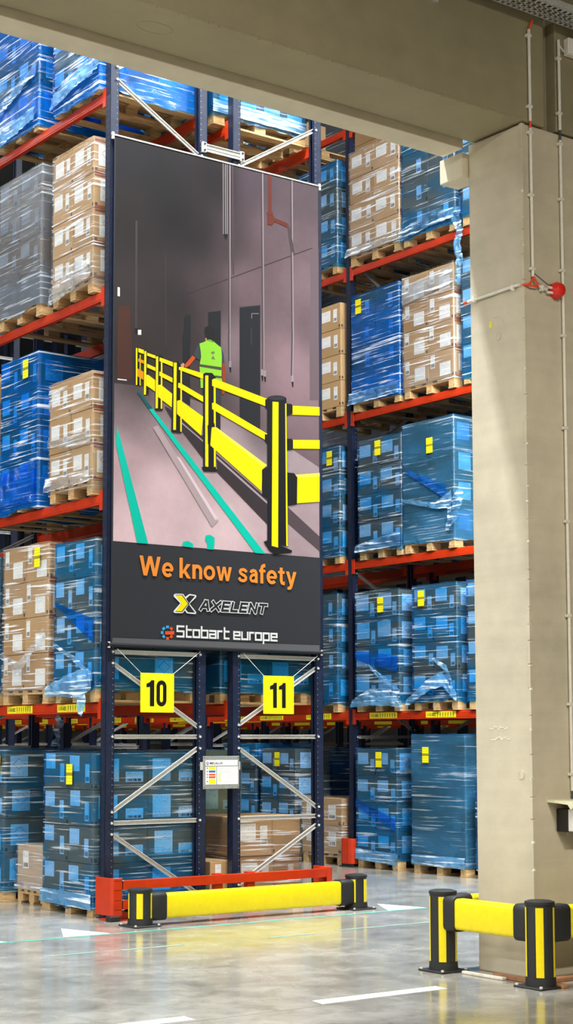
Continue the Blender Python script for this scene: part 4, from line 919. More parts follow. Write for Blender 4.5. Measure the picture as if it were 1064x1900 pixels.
WALLC=[(8.165,7.537,40,38,42),(9.272,7.49,35,30,33),(9.754,7.502,85,72,80),(10.398,7.484,95,82,88),(10.396,7.008,112,94,100),(8.233,6.888,45,40,40),(8.808,6.999,32,30,32),(9.409,6.828,74,62,66),(9.965,7.046,110,92,98),(8.24,6.013,62,54,54),(8.813,6.104,52,46,48),(9.141,6.27,78,66,70),(9.615,6.462,122,102,108),(10.394,6.593,128,108,113),(9.479,5.755,142,122,128),(10.247,5.633,150,124,130),(8.978,5.683,62,54,56),(8.622,5.632,58,52,52),(8.244,5.524,60,50,48),(10.539,6.144,110,92,96),(9.012,5.354,80,70,72),(8.612,7.353,36,34,36),(9.073,6.88,40,36,38)]
FLOORC=[(8.249,4.929,120,104,108),(8.16,4.437,175,150,156),(8.63,4.213,205,178,184),(9.414,3.785,205,180,184),(8.32,3.705,212,184,190),(8.627,4.756,150,130,136),(8.309,5.126,66,58,60),(9.413,4.508,170,150,154),(10.383,3.857,150,132,136),(10.244,4.764,150,135,138),(9.962,4.905,95,85,88),(9.821,3.984,180,158,162),(8.818,4.998,110,98,100)]

COLS = {'joint': (52, 44, 48), 'band': (104, 88, 94), 'door_brown': (78, 48, 40), 'white': (238, 238, 238), 'conduit': (150, 138, 140), 'conduit_dim': (70, 63, 65),
  'black': (30, 30, 33), 'shade': (78, 66, 70), 'shade2': (90, 130, 40), 'pipe': (104, 48, 36), 'door': (40, 41, 45), 'grey_dim': (72, 72, 76), 'hair': (38, 38, 40),
  'skin': (214, 150, 118), 'trouser': (56, 60, 62), 'sleeve': (62, 72, 76), 'arm': (206, 84, 40), 'arm_dim': (158, 66, 38), 'vest': (150, 216, 60), 'stripe': (78, 82, 62),
  'emblem': (108, 128, 84), 'floor_shadow': (58, 50, 53), 'floor_shadow2': (82, 70, 74), 'floor_light': (168, 150, 156), 'floor_streak': (178, 158, 163), 'floor_light2': (222, 200, 204),
  'teal': (0, 196, 172), 'teal_dim': (20, 92, 96), 'yellow': (248, 228, 8), 'yellow_light': (255, 240, 80), 'orange': (226, 150, 30), 'cap': (52, 52, 56),
  'foot': (54, 55, 60), 'foot2': (46, 46, 50), 'hem': (98, 99, 103), 'orange_red': (232, 92, 44), 'cyan': (58, 170, 232), 'orange_word': (246, 148, 56)}
for k, c in COLS.items():
    n = NT('print_'+k); f = n.noise(n.coord('Object'), 220, 2)
    c_ = tuple(x*.58 for x in srgb(*c)[:3])+(1,); n.set(Specular_IOR_Level=.12, Base_Color=n.mix(f, tuple(x*.95 for x in c_[:3])+(1,), tuple(min(1, x*1.05) for x in c_[:3])+(1,)), Roughness=.62); MATS['print_'+k] = n.m
n = NT('print_photo'); a_ = n.node('ShaderNodeVertexColor'); a_.layer_name = 'ink'
fz = n.noise(n.coord('Object'), 7, 6, .7); 
n.set(Specular_IOR_Level=.12, Base_Color=n.mix(n.math('MULTIPLY', fz, .3), a_.outputs[0], (0.0, 0.0, 0.0, 1)), Roughness=.62); MATS['print_photo'] = n.m

YB = 13.545
ban = thing('hanging_banner', 'tall printed banner of a yellow barrier and worker hung on the rack end', 'banner', (8.058, YB, 2.585))
BX, BZ = 8.058, 2.585
def lp(x, z, y=0.0): return (x-BX, y, z-BZ)
# cloth: slight waves would break the print, so a flat sheet with a bottom pocket
ob('cloth', MB().box(-.004, 2.570, .001, .005, 0, 5.10).mesh('cloth'), 'print_foot', ban)
def ink_grid(name, xs, zs, ctl, y, clip=None, ink=.58):
    m = MB(); cols = []
    for z in zs:
        for x in xs:
            zz = z if clip is None else clip(x, z)
            m.v.append(lp(x, zz, y)); s = [0, 0, 0]; tw = 0
            for (cx, cz, r, g, b) in ctl:
                d2 = ((x-cx)**2+(zz-cz)**2)+.03; w_ = 1/d2**1.7; tw += w_
                s = [s[0]+w_*r, s[1]+w_*g, s[2]+w_*b]
            q_ = srgb(*(q/tw for q in s)); cols.append((q_[0]*ink*1.03, q_[1]*ink, q_[2]*ink, 1))
    n_ = len(xs)
    for j in range(len(zs)-1):
        for i in range(n_-1): m.f.append((j*n_+i, j*n_+i+1, (j+1)*n_+i+1, (j+1)*n_+i))
    me = bpy.data.meshes.new(name); me.from_pydata(m.v, [], m.f)
    at = me.color_attributes.new('ink', 'FLOAT_COLOR', 'POINT')
    for i, c in enumerate(cols): at.data[i].color = c
    me.update(); return ob(name, me, 'print_photo', ban)
fr_ = lambda a, b, n_: [a+(b-a)*i/n_ for i in range(n_+1)]
def base_line(x):
    pts = [(8.0, 5.17), (8.34, 5.179), (8.876, 5.142), (9.278, 5.069), (9.843, 4.921), (10.7, 4.55)]
    for (a, za), (b, zb_) in zip(pts, pts[1:]):
        if a <= x <= b: return za+(zb_-za)*(x-a)/(b-a)
    return 4.6
ink_grid('printed_wall', fr_(8.072, 10.618, 44), fr_(0, 1, 44), WALLC, -.0004, lambda x, t: base_line(x)+(7.672-base_line(x))*t)
ink_grid('printed_floor', fr_(8.072, 10.618, 44), fr_(0, 1, 28), FLOORC, -.0004, lambda x, t: 3.614+(base_line(x)-3.614)*t, .76)
GROUPS = {}
def flat_poly(pts, y, mat, name):
    xs = [min(max(p[0], 8.066), 10.622) for p in pts]
    m = MB(); m.poly([lp(x, p[1], y) for x, p in zip(xs, pts)])
    me = bpy.data.meshes.new(name); me.from_pydata(m.v, [], m.f)
    bm = bmesh.new(); bm.from_mesh(me); bmesh.ops.triangulate(bm, faces=bm.faces, ngon_method='EAR_CLIP')
    bmesh.ops.recalc_face_normals(bm, faces=bm.faces)
    for f_ in bm.faces:
        if f_.normal.y > 0: f_.normal_flip()
    bm.to_mesh(me); bm.free(); return ob(name, me, mat, ban)
y_ = -.0006
PN = {'vest': 'printed_vest', 'hair': 'printed_hair', 'arm': 'printed_arm', 'teal': 'printed_teal_line', 'yellow': 'printed_yellow_rail', 'black': 'printed_black_post', 'door': 'printed_doorway'}
for c, pts in PRINT:
    flat_poly(pts, y_, 'print_'+c, PN.get(c, 'printed_'+c.rstrip('2'))); y_ -= .00005
for c, pts in FOOTER:
    if c == 'foot': continue
    flat_poly(pts, y_, 'print_'+c, 'printed_'+('emblem' if c not in ('hem',) else 'hem')); y_ -= .00005
def words(name, s, x0, x1, z0, cap, mat, off=0.0, shear=0.0, y=None, space=1.0):
    me = text_mesh(s, x0-BX, x1-BX, z0-BZ, cap, off, shear, .0002, space); return ob(name, me, mat, ban, (0, y if y is not None else y_-.0006, 0))
# grotesque lettering drawn glyph by glyph: filled outlines and ribbons, cap height 1
def ring_(cx, cz, rx, rz, a0, a1, n=22): return [(cx+rx*math.cos(R(a0+(a1-a0)*i/n)), cz+rz*math.sin(R(a0+(a1-a0)*i/n))) for i in range(n+1)]
GR = {
 'W': (1.25, [('p', [(0,1),(.205,1),(.345,.36),(.52,1),(.73,1),(.905,.36),(1.045,1),(1.25,1),(1.01,0),(.80,0),(.625,.63),(.45,0),(.24,0)])]),
 'k': (.70, [('p', [(0,0),(.2,0),(.2,1.04),(0,1.04)]), ('p', [(.2,.36),(.44,.74),(.68,.74),(.40,.40),(.70,0),(.46,0),(.27,.28),(.2,.18)])]),
 'n': (.61, [('p', [(0,0),(.2,0),(.2,.74),(0,.74)]), ('r', .19, ring_(.31,.44,.205,.215,168,0,14)+[(.515,0)])]),
 'o': (.72, [('r', .18, ring_(.36,.37,.27,.29,0,360,30))]),
 'w': (.97, [('p', [(0,.74),(.19,.74),(.285,.26),(.40,.74),(.57,.74),(.685,.26),(.78,.74),(.97,.74),(.78,0),(.60,0),(.485,.45),(.37,0),(.19,0)])]),
 's': (.64, [('r', .165, [(.555,.53),(.525,.605),(.43,.655),(.32,.665),(.20,.635),(.145,.555),(.18,.47),(.31,.40),(.45,.345),(.535,.26),(.52,.15),(.42,.085),(.30,.075),(.17,.11),(.085,.23)])]),
 'a': (.58, [('r', .175, [(.12,.52),(.16,.61),(.28,.655),(.41,.63),(.475,.52),(.475,0)]), ('r', .155, [(.475,.43),(.29,.43),(.15,.36),(.10,.22),(.16,.11),(.27,.085),(.39,.13),(.475,.22)])]),
 'f': (.40, [('r', .19, [(.17,0),(.17,.80),(.205,.90),(.29,.955),(.40,.955)]), ('p', [(0,.60),(.40,.60),(.40,.74),(0,.74)])]),
 'e': (.68, [('r', .13, [(.12,.36),(.64,.36)]), ('r', .18, ring_(.345,.37,.255,.29,-2,318,26))]),
 't': (.43, [('r', .19, [(.2,.92),(.2,.2),(.25,.105),(.33,.08),(.43,.085)]), ('p', [(0,.60),(.42,.60),(.42,.74),(0,.74)])]),
 'y': (.70, [('p', [(0,.74),(.21,.74),(.355,.27),(.49,.74),(.70,.74),(.44,-.05),(.38,-.17),(.28,-.24),(.1,-.24),(.1,-.09),(.19,-.08),(.25,-.02),(.26,.03)])]),
 '1': (.36, [('p', [(.16,0),(.36,0),(.36,1),(.22,1),(.15,.92),(0,.86),(0,.72),(.16,.74)])]),
 '0': (.46, [('r', .165, ring_(.23,.76,.15,.16,0,180,10)+ring_(.23,.24,.15,.16,180,360,10)+[(.38,.76)])]),
 ' ': (.20, [])}
def ribbon(m, pts, wd, y=0.0):
    n = len(pts); closed = math.dist(pts[0], pts[-1]) < 1e-4; L = []
    for i, p in enumerate(pts):
        a = pts[i-1] if i else (pts[-2] if closed else p); b = pts[i+1] if i < n-1 else (pts[1] if closed else p)
        dx, dz = b[0]-a[0], b[1]-a[1]; l = math.hypot(dx, dz) or 1; L.append((-dz/l*wd/2, dx/l*wd/2))
    return [[(p[0]+o[0], p[1]+o[1]), (p[0]-o[0], p[1]-o[1]), (q[0]-r_[0], q[1]-r_[1]), (q[0]+r_[0], q[1]+r_[1])] for p, q, o, r_ in zip(pts, pts[1:], L, L[1:])]
def glyph_mesh(name, s, x0, x1, z0, cap, gap=.085):
    x = 0; polys = []
    for ch in s:
        wd_, sh = GR[ch]
        for g in sh:
            for pl in ([g[1]] if g[0] == 'p' else ribbon(None, g[2], g[1])): polys.append([(x+a, b) for a, b in pl])
        x += wd_+gap
    k = (x1-x0)/(x-gap); m = MB()
    for i_, pl in enumerate(polys): m.poly([(x0+a*k, -i_*.000015, z0+b*cap) for a, b in pl])
    me = bpy.data.meshes.new(name); me.from_pydata(m.v, [], m.f)
    bm = bmesh.new(); bm.from_mesh(me); bmesh.ops.triangulate(bm, faces=bm.faces, ngon_method='EAR_CLIP')
    for f_ in bm.faces:
        f_.normal_update()
        if f_.normal.y > 0: f_.normal_flip()
    bm.to_mesh(me); bm.free(); return me
def letters(s, x0, x1, z0, cap, gap=.085):
    tot = sum(GR[c][0]+gap for c in s)-gap; k = (x1-x0)/tot; x = x0
    for c in s:
        if c != ' ': ob('orange_letter', glyph_mesh('letter', c, x, x+GR[c][0]*k, z0, cap, 0.0), 'print_orange_word', ban, (0, y_-.0006, 0))
        x += (GR[c][0]+gap)*k
letters('We know safety', 8.370-BX, 10.303-BX, 3.297-BZ, .195)
BLK = {'A': (1.0, [[(0,0),(.42,1),(.62,1),(1.0,0)], [(.22,.32),(.82,.32)]]), 'X': (1.0, [[(0,0),(1,1)], [(0,1),(1,0)]]), 'E': (.8, [[(.8,1),(0,1),(0,0),(.8,0)], [(0,.5),(.72,.5)]]),
       'L': (.75, [[(0,1),(0,0),(.75,0)]]), 'N': (.9, [[(0,0),(0,1),(.9,0),(.9,1)]]), 'T': (.9, [[(0,1),(.9,1)], [(.45,1),(.45,0)]])}
def block_word(name, s, x0, x1, z0, cap, th, mat, y):
    x = 0; segs = []
    for ch in s:
        wd_, pl = BLK[ch]
        for l in pl:
            for p, q in zip(l, l[1:]): segs.append(((x+p[0], p[1]), (x+q[0], q[1])))
        x += wd_+.46
    k = (x1-x0)/(x-.46); m = MB(); sh = .27
    for p, q in segs:
        P_ = Vector((x0+p[0]*k+sh*p[1]*cap, 0, z0+p[1]*cap)); Q_ = Vector((x0+q[0]*k+sh*q[1]*cap, 0, z0+q[1]*cap)); v = (Q_-P_).normalized()*th*.48
        yy = Vector((0, -.000012*len(m.f)/6, 0)); m.bar(P_-v+yy, Q_+v+yy, th, .0003, (0, -1, 0))
    ob(name, m.mesh(name), mat, ban, (0, y, 0))
block_word('brand_lettering', 'AXELENT', 9.093-BX, 9.892-BX, 2.994-BZ, .082, .040, 'print_white', y_-.0006)
block_word('brand_lettering_face', 'AXELENT', 9.093-BX, 9.892-BX, 2.994-BZ, .082, .025, 'print_foot2', y_-.0012)
# square-built wordmark, drawn as strokes
GL = {'S': (1.0, [[(1,1.3),(0,1.3),(0,.68),(1,.68),(1,0),(0,0)]]), 't': (.8, [[(.1,1.35),(.1,0),(.8,0)],[(.1,.9),(.8,.9)]]), 'o': (.95, [[(0,0),(0,.9),(.95,.9),(.95,0),(0,0)]]),
      'b': (.95, [[(0,1.35),(0,0),(.95,0),(.95,.9),(0,.9)]]), 'a': (.95, [[(0,.9),(.95,.9),(.95,0),(0,0),(0,.46),(.95,.46)]]), 'r': (.6, [[(0,0),(0,.9),(.6,.9)]]),
      'e': (.95, [[(.95,0),(0,0),(0,.9),(.95,.9),(.95,.46),(0,.46)]]), 'u': (.95, [[(0,.9),(0,0),(.95,0),(.95,.9)]]), 'p': (.95, [[(0,-.42),(0,.9),(.95,.9),(.95,0),(0,0)]]), ' ': (.12, [])}
m = MB(); x = 0; strokes = []
for ch in 'Stobart europe':
    wd_, pl = GL[ch]
    for l in pl: strokes.append([(x+a, b) for a, b in l])
    x += wd_+.36
tot = x-.36; s_ = (10.045-8.815)/tot; sz = .078
for l in strokes:
    for (a, b), (c_, d) in zip(l, l[1:]):
        p = lp(8.815+a*s_, 2.712+b*sz/1.0, 0); q = lp(8.815+c_*s_, 2.712+d*sz/1.0, 0)
        v = (Vector(q)-Vector(p)).normalized()*.0085
        yy = Vector((0, -.000008*len(m.f)/6, 0)); m.bar(Vector(p)-v+yy, Vector(q)+v+yy, .019, .0004, (0, -1, 0))
ob('wordmark_lettering', m.mesh('wordmark'), 'print_white', ban, (0, y_-.0006, 0))
ob('hem_pole', MB().cyl((0, 0, 0), .022, .022, -.03, 2.60, 12, 'x').mesh('pole', 0, 1, True), 'print_foot', ban, (0, .012, .022))
ob('top_rail', MB().box(-.04, 2.60, -.006, .012, 5.085, 5.101).mesh('rail'), 'plate_grey', ban)
for xx in (-.02, 2.585):
    ob('clip', MB().box(xx-.012, xx+.012, -.004, .014, 5.05, 5.12).mesh('clip'), 'bolt_steel', ban)
    ob('clip', MB().box(xx-.010, xx+.010, -.004, .014, -.01, .05).mesh('clip'), 'bolt_steel', ban)

# ------------------------------------------------------------------ hung number signs
def number_sign(txt, x0, x1, z0, z1, sx0, sx1, label, ins):
    t = thing('aisle_sign', label, 'sign', (x0, 13.51, z0)); wd, h = x1-x0, z1-z0
    ob('panel', MB().box(0, wd, 0, .004, 0, h).mesh('panel', .001), 'yellow_sign', t)
    ob('numeral', glyph_mesh('numeral', txt, wd*ins[0], wd*ins[1], h*.155, h*.665, .10), 'print_black', t, (0, -.0010, 0))
    ob('string', MB().tube([(.01, .003, h-.005), (sx0-x0, .052, 2.57-z0)], .0024, 5).mesh('s1'), 'string', t)
    ob('string', MB().tube([(wd-.01, .003, h-.005), (sx1-x0, .052, 2.57-z0)], .0024, 5).mesh('s2'), 'string', t)
number_sign('10', 8.375, 8.762, 1.957, 2.34, 8.14, 9.11, 'yellow sign reading 10 hung on strings left of the notice', (.17, .77))
number_sign('11', 9.853, 10.245, 1.955, 2.345, 9.64, 10.60, 'yellow sign reading 11 hung on strings right of the notice', (.21, .73))

# load notice between the two end frames
t = thing('load_notice', 'grey framed rack load notice between the two middle uprights', 'notice', (9.14, 13.555, 1.20), 0)
ob('back_plate', MB().box(0, .443, 0, .006, 0, .327).mesh('bp', .002), 'plate_grey', t)
ob('header_panel', MB().box(.03, .42, -.0015, 0, .232, .287).mesh('hp'), 'paper', t)
ob('header_lettering', text_mesh('MECALUX', .08, .238, .246, .024, .02), 'ink_navy', t, (0, -.0022, 0))
ob('header_mark', MB().tube([(.045, -.002, .275), (.042, -.002, .252), (.052, -.002, .243), (.062, -.002, .252), (.061, -.002, .272)], .004, 6).mesh('hm'), 'ink_navy', t)
ob('header_small_text', MB().box(.36, .39, -.002, -.0015, .253, .260).mesh('st'), 'print_grey', t)
ob('icon_panel', MB().box(.03, .158, -.0015, 0, .045, .222).mesh('ip'), 'paper', t)
for z0, z1, mt in ((.194, .222, 'label_yellow'), (.164, .185, 'tag_blue'), (.136, .152, 'tag_red'), (.108, .128, 'tag_red'), (.052, .1, 'label_yellow')):
    ob('warning_strip', MB().box(.068, .148, -.0025, -.0015, z0, z1).mesh('ws'), mt, t)
    ob('icon', MB().cyl((.05, -.002, (z0+z1)/2), .008, .008, -.0006, .0006, 10, 'y').mesh('ic'), mt if mt == 'tag_blue' else 'tag_red', t)
ob('table_panel', MB().box(.17, .425, -.0015, 0, .045, .222).mesh('tp'), 'paper', t)
m = MB()
for i in range(9):
    z = .205-i*.017; m.box(.19+(.08 if 2 < i < 8 else 0), .40-(i*7 % 5)*.012, -.0022, -.0015, z, z+.004)
ob('table_text', m.mesh('tt'), 'print_grey', t)
m = MB()
for i in range(6): m.box(.185, .215-(i % 2)*.006, -.0024, -.0015, .08+i*.014, .089+i*.014)
ob('table_diagram', m.mesh('td'), 'label_yellow', t)
for x in (.015, .428):
    for z in (.015, .312): ob('rivet', with_mat(cached('rivet', lambda: MB().cyl((0, 0, 0), .005, .005, -.003, 0, 8, 'y').mesh('rivet')), 'print_black'), None, t, (x, 0, z))
ob('side_clip', MB().box(-.032, .0, .002, .008, .19, .27).mesh('sc'), 'galvanised', t); ob('side_clip', MB().box(.443, .456, .002, .008, .19, .27).mesh('sc'), 'galvanised', t)

# ------------------------------------------------------------------ red rack end protector
t = thing('rack_end_protector', 'orange-red steel end protector with two rails in front of rack end', 'protector', (7.96, 13.30, 0))
tube_prof = lambda z0, z1: [(0, z0), (.07, z0), (.07, z1), (0, z1)]
ob('corner_shield', MB().prism([(-.02, .30), (-.03, .01), (-.01, -.02), (.085, -.02), (.085, -.012), (-.002, -.012), (-.02, .015), (-.01, .30)], 'z', .05, .40).mesh('cs', .003), 'guard_red', t)
ob('corner_shield', MB().prism([(2.61, .30), (2.62, .01), (2.60, -.02), (2.53, -.02), (2.53, -.012), (2.60, -.012), (2.61, .015), (2.60, .30)], 'z', .02, .385).mesh('cs', .003), 'guard_red', t)
for x in (.02, 1.17, 1.56, 2.5):
    ob('support', MB().box(x, x+.09, .02, .09, .012, .385).mesh('sup', .003), 'guard_red', t)
    ob('shoe_plate', MB().box(x-.05, x+.26, .0, .22, 0, .012).mesh('shoe', .002), 'guard_red', t)
    ob('gusset', MB().prism([(x+.09, .012), (x+.25, .012), (x+.25, .035), (x+.09, .10)], 'y', .05, .062).mesh('gus'), 'guard_red', t)
for z0, z1 in ((.288, .372), (.108, .192)):
    m = MB(); x0, x1 = .095, 2.575; th = .004
    m.box(x0, x1, -.018, -.018+th, z0, z1); m.box(x0, x1, .05, .05+th, z0, z1); m.box(x0, x1, -.014, .05, z0, z0+th); m.box(x0, x1, -.014, .05, z1-th, z1)
    r_ = ob('guard_rail', m.mesh('gr'), 'guard_red', t)
    ob('tube_end_shade', MB().box(.0, .096, -.014, -.010, z0+.004, z1-.004).mesh('oe'), 'print_black', r_)  # black sheet standing for the shade inside the open tube
    ob('end_lip', MB().box(-.002, .11, -.02, .055, z0-.004, z0).box(-.002, .11, -.02, .055, z1, z1+.004).mesh('el'), 'galvanised', r_)
ob('anchor_foot', MB().box(-.05, .06, -.03, .06, 0, .05).mesh('af', .006), 'black_rubber', t)

# ------------------------------------------------------------------ yellow and black impact barriers
def barrier_post(parent, x, y, h, r, rot=0.0):
    p = ob('post', cached(('post', h, r), lambda: MB().cyl((0, 0, 0), r, r, .05, h-.02, 28).mesh('post', 0, 1, True)), 'black_plastic', parent, (x, y, 0), (0, 0, rot))
    ob('cap', cached(('cap', h, r), lambda: MB().cyl((0, 0, 0), r*1.06, r*1.06, h-.028, h-.008, 28).cyl((0, 0, 0), r*1.03, r*.8, h-.008, h, 28).mesh('cap', 0, 1, True)), 'black_rubber', p)
    def stripe():
        m = MB(); n = 6; w_ = .54
        for i in range(n):
            a0, a1 = -w_/2+w_*i/n-math.pi/2, -w_/2+w_*(i+1)/n-math.pi/2; rs = r+.0025
            m.poly([(rs*math.cos(a0), rs*math.sin(a0), .075), (rs*math.cos(a1), rs*math.sin(a1), .075), (rs*math.cos(a1), rs*math.sin(a1), h-.045), (rs*math.cos(a0), rs*math.sin(a0), h-.045)])
        return m.mesh('stripe', 0, 1, True)
    for k in (0, 1.37, math.pi, -1.37):
        ob('yellow_stripe', cached(('stripe', h, r), stripe), 'yellow_plastic', p, (0, 0, 0), (0, 0, k))
    ob('collar', cached(('col', r), lambda: MB().cyl((0, 0, 0), r*1.10, r*1.06, .012, .07, 28).mesh('collar', 0, 1, True)), 'black_rubber', p)
    b = ob('base_plate', cached(('base', r), lambda: MB().box(-r*1.38, r*1.38, -r*1.38, r*1.38, 0, .014).mesh('base_plate', .006)), 'black_rubber', p, (0, 0, 0), (0, 0, -rot))
    for sx_, sy_ in ((1, 1), (1, -1), (-1, 1), (-1, -1)):
        ob('anchor_bolt', cached('abolt', lambda: MB().cyl((0, 0, 0), .012, .010, .014, .026, 8).mesh('anchor_bolt')), 'bolt_steel', p, (r*1.17*(sx_*math.cos(rot)+sy_*math.sin(rot)), r*1.17*(-sx_*math.sin(rot)+sy_*math.cos(rot)), 0))
    return p
def rounded(z0, z1, t, rad=.03, bulge=0.0):
    pr = []
    for cy, cz, a0 in ((t/2-rad, z1-rad, 0), (-t/2+rad, z1-rad, 90), (-t/2+rad, z0+rad, 180), (t/2-rad, z0+rad, 270)):
        for i in range(5):
            a = R(a0+i*22.5); pr.append((cy+rad*math.cos(a), cz+rad*math.sin(a)))
    return pr
def rail(parent, axis, a0, a1, c, z0, z1, t=.11):
    pr = [(c+u, v) for u, v in rounded(z0, z1, t)]
    o = ob('rail', MB().prism(pr, axis, a0, a1).mesh('rail', 0, 1, True), 'yellow_plastic', parent); return o
def sleeve(parent, axis, a0, a1, c, z0, z1, t=.13, flare=0):
    pr = [(c+u, v) for u, v in rounded(z0, z1, t, .04)]
    return ob('sleeve', MB().prism(pr, axis, a0, a1).mesh('sleeve', .008, 2, True), 'black_rubber', parent)

t = thing('impact_barrier', 'long low yellow barrier on two black posts before the rack end', 'barrier', (7.97, 12.84, 0))
dx = 2.545
barrier_post(t, 0, 0, .345, .106, -.60); barrier_post(t, dx, 0, .345, .106, -1.0)
rail(t, 'x', .20, dx-.20, -.0, .058, .285, .13)
sleeve(t, 'x', .085, .245, -.0, .045, .30, .155); sleeve(t, 'x', dx-.245, dx-.085, -.0, .045, .30, .155)

t = thing('column_guard', 'yellow and black post guard around the base of the concrete column', 'barrier', (8.25, 8.08, 0))
S = 1.62
barrier_post(t, 0, 0, .59, .098, -.82); barrier_post(t, 0, .985, .59, .098, -.80); barrier_post(t, S, 0, .59, .098, -.785); barrier_post(t, S, .985, .59, .098, -.785)
rail(t, 'y', .16, .985-.16, .0, .315, .54, .12); sleeve(t, 'y', .075, .19, .0, .30, .555, .145); sleeve(t, 'y', .985-.19, .985-.075, .0, .30, .555, .145)
for yy in (0, .985):
    rail(t, 'x', .16, S-.16, yy, .315, .54, .12); sleeve(t, 'x', .075, .235, yy, .30, .555, .145); sleeve(t, 'x', S-.235, S-.075, yy, .30, .555, .145)
rail(t, 'y', .16, .985-.16, S, .315, .54, .12)

# edging strips at the column foot
for (x0, x1, y0, y1, mt, lab, h) in ((8.255, 8.30, 8.46, 8.88, 'board_pale', 'pale loose edging strip on the floor at the column foot', .02), (8.31, 8.36, 7.93, 8.62, 'board_brown', 'brown edging board on the floor behind the column guard post', .03)):
    o = ob('edging_board', MB().box(x0, x1, y0, y1, 0, h).mesh('edging', .004), mt); tag(o, lab, 'board')
o = ob('edging_board', MB().box(8.42, 9.9, 8.16, 8.23, 0, .03).mesh('edging', .004), 'board_brown'); tag(o, 'brown edging board along the front of the column foot', 'board')

# ------------------------------------------------------------------ services on the column
def conduit(x, y, segs, clips, label, r=.0125, brk=()):
    t = thing('conduit', label, 'conduit', (x, y, 0))
    for z0, z1 in segs: ob('pipe', MB().cyl((0, 0, 0), r, r, z0, z1, 10).mesh('pipe', 0, 1, True), 'pvc_conduit', t)
    for z in clips:
        ob('clip', cached('clip', lambda: MB().box(-.03, .016, -.016, .018, -.011, .011).mesh('clip', .003)), 'pvc_conduit', t, (0, 0, z))
    for z0, z1, mt in brk: ob('cable', MB().tube([(0, 0, z0), (0, 0, z1)], .0085, 8).mesh('cable'), mt, t)
    return t
conduit(8.556, 8.34, [(5.10, 6.235), (6.29, 7.0)], [5.16, 5.72, 6.20, 6.40, 6.95], 'pale conduit down the column ending above the red tripod joint', .0125, [(6.2, 6.36, 'cable_orange')])
o = ob('cable', MB().tube([(8.556, 8.34, 6.99), (8.562, 8.338, 7.02), (8.585, 8.33, 7.075)], .0095, 8).mesh('cable', 0, 1, True), 'cable_orange'); tag(o, 'orange cable end leaving the conduit top under the cable tray', 'cable')
conduit(8.873, 8.34, [(1.32, 6.21), (6.29, 7.0)], [1.44, 1.95, 2.6, 3.3, 4.0, 4.7, 5.2, 5.75, 6.18, 6.42, 6.85], 'long pale conduit down the column to the white socket box', .0125, [(6.19, 6.33, 'cable_dark'), (1.2, 1.34, 'cable_dark')])
c_ = thing('conduit', 'pale conduit running level across the side face of the column', 'conduit', (8.465, 8.34, 5.04))
ob('pipe', MB().tube([(0, .60, -.012), (0, .05, 0)], .0125, 10).mesh('pipe', 0, 1, True), 'pvc_conduit', c_)
for yy in (.12, .53): ob('clip', MB().box(-.014, .018, yy-.011, yy+.011, -.03, .012).mesh('clip', .003), 'pvc_conduit', c_)
ob('end_ferrule', MB().tube([(0, .61, -.012), (0, .64, -.013)], .014, 8).mesh('fer'), 'cable_orange', c_)
c_ = thing('conduit', 'short pale conduit stub feeding the red alarm', 'conduit', (8.60, 8.335, 5.05))
ob('pipe', MB().tube([(0, 0, -.01), (.095, -.0, -.025)], .0125, 10).mesh('pipe', 0, 1, True), 'pvc_conduit', c_)
ob('clip', MB().box(.03, .052, -.016, .022, -.045, .0).mesh('clip', .003), 'pvc_conduit', c_)
o = ob('alarm_cable', MB().tube([(8.556, 8.34, 5.11), (8.545, 8.325, 5.075), (8.50, 8.33, 5.035), (8.462, 8.36, 5.028)], .008, 8).tube([(8.556, 8.34, 5.11), (8.575, 8.33, 5.07), (8.60, 8.33, 5.035)], .008, 8).tube([(8.465, 8.36, 5.03), (8.53, 8.325, 5.025), (8.60, 8.33, 5.03)], .008, 8).mesh('alarm_cable', 0, 1, True), 'cable_orange')
tag(o, 'orange-red cable fork at the conduit joint beside the alarm', 'cable')
o = ob('loose_cable', MB().tube([(8.56, 8.325, 5.12), (8.61, 8.315, 5.09), (8.68, 8.31, 5.055), (8.72, 8.31, 5.06)], .004, 6).mesh('loose_cable'), 'cable_dark'); tag(o, 'thin dark cable looping to the red alarm', 'cable')
t = thing('alarm_sounder', 'round red fire alarm sounder on the column face', 'alarm', (8.80, 8.36, 5.035))
ob('dome', MB().cyl((0, 0, 0), .062, .06, -.04, 0, 24, 'y').cyl((0, 0, 0), .045, .062, -.075, -.04, 24, 'y').cyl((0, 0, 0), .02, .045, -.088, -.075, 24, 'y').mesh('dome', 0, 1, True), 'alarm_red', t)
ob('collar', MB().cyl((0, 0, 0), .05, .05, -.004, .0, 24, 'y').mesh('col'), 'box_white', t, (0, 0, 0))
ob('cable_gland', MB().tube([(-.10, -.03, .012), (-.05, -.03, .008)], .011, 8).tube([(-.10, -.03, -.03), (-.045, -.03, -.026)], .011, 8).mesh('gl'), 'box_white', t)

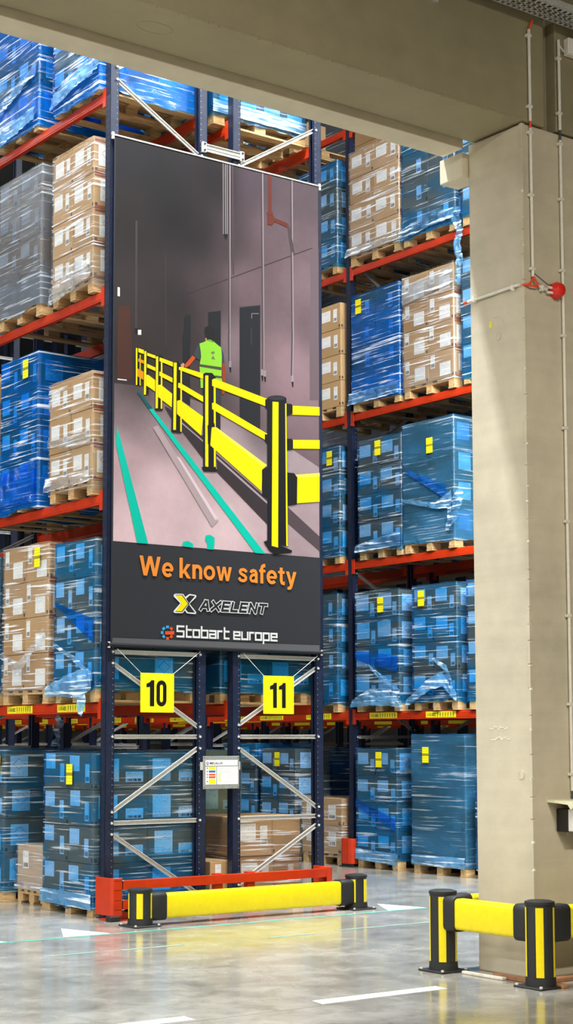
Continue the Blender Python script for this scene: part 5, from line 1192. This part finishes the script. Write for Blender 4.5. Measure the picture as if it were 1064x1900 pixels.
t = thing('socket_box', 'white socket box with blue outlet under a cream canopy on column', 'socket', (8.72, 8.36, 1.03))
ob('back_box', MB().box(0, .36, -.115, 0, 0, .165).mesh('bb', .006), 'box_black', t)
ob('front_cover', MB().box(.0, .36, -.20, -.115, .005, .165).mesh('fc', .006), 'box_white', t)
ob('blue_outlet', MB().cyl((.185, -.2, .075), .052, .062, -.05, 0, 18, 'y').cyl((.185, -.25, .075), .05, .035, -.02, 0, 18, 'y').mesh('bo', 0, 1, True), 'socket_blue', t)
for x in (.03, .33): ob('screw', MB().cyl((x, -.2, .15), .006, .006, -.003, 0, 8, 'y').cyl((x, -.2, .02), .006, .006, -.003, 0, 8, 'y').mesh('screw'), 'plate_grey', t)
ob('cable_gland', MB().cyl((.05, -.07, 0), .012, .012, -.022, 0, 10).mesh('cg'), 'plate_grey', t)
prof = [(-.235, .168), (-.25, .18), (-.252, .198), (-.24, .214), (-.215, .222), (-.1, .228), (0, .232), (0, .212), (-.1, .208), (-.2, .2), (-.215, .182), (-.225, .17)]
ob('canopy', MB().prism(prof, 'x', -.09, .45).mesh('canopy', 0, 1, True), 'canopy_cream', t)

# cable tray, perforated
t = thing('cable_tray', 'perforated galvanised cable tray crossing the beam at top right', 'cable tray', (7.2, 8.10, 7.10))
ob('side_wall', MB().box(0, 3.0, 0, .0015, 0, .06).box(0, 3.0, .2, .2015, 0, .06).mesh('sw'), 'galvanised', t)
m = MB(); 
for yy in (0, .05, .1, .15, .19): m.box(0, 3.0, yy, yy+.012, 0, .0015)
x = 0
while x < 3.0: m.box(x, x+.022, .012, .19, 0, .0015); x += .055
ob('tray_floor', m.mesh('tf'), 'galvanised', t)
ob('splice_plate', MB().box(1.2, 1.5, -.004, 0, .005, .055).mesh('sp'), 'galvanised', t)
for x in (.4, 2.1, 2.8): ob('bracket', MB().box(x, x+.04, -.01, .26, -.04, 0).box(x, x+.04, .235, .26, -.14, .1).mesh('br'), 'galvanised', t)
m = MB()
for yy, r_, mt in ((.04, .012, 0), (.08, .010, 0), (.13, .012, 0)): m.tube([(0, yy, .014), (1.0, yy+.01, .014), (2.0, yy-.008, .014), (3.0, yy, .014)], r_, 6)
ob('tray_cables', m.mesh('tc', 0, 1, True), 'cable_dark', t)
t = thing('junction_box', 'small white junction box high on the wall at top right', 'junction box', (8.945, 8.36, 6.90))
ob('box', MB().box(0, .16, -.06, 0, 0, .13).mesh('jb', .006), 'box_white', t); ob('lid', MB().box(.008, .152, -.072, -.06, .008, .122).mesh('lid', .004), 'box_white', t)
o = ob('cable', MB().tube([(8.87, 8.345, 6.98), (8.89, 8.33, 6.94), (8.925, 8.33, 6.915), (8.945, 8.33, 6.93)], .006, 6).mesh('cable', 0, 1, True), 'pvc_conduit'); tag(o, 'short pale cable looping into the white junction box', 'cable')
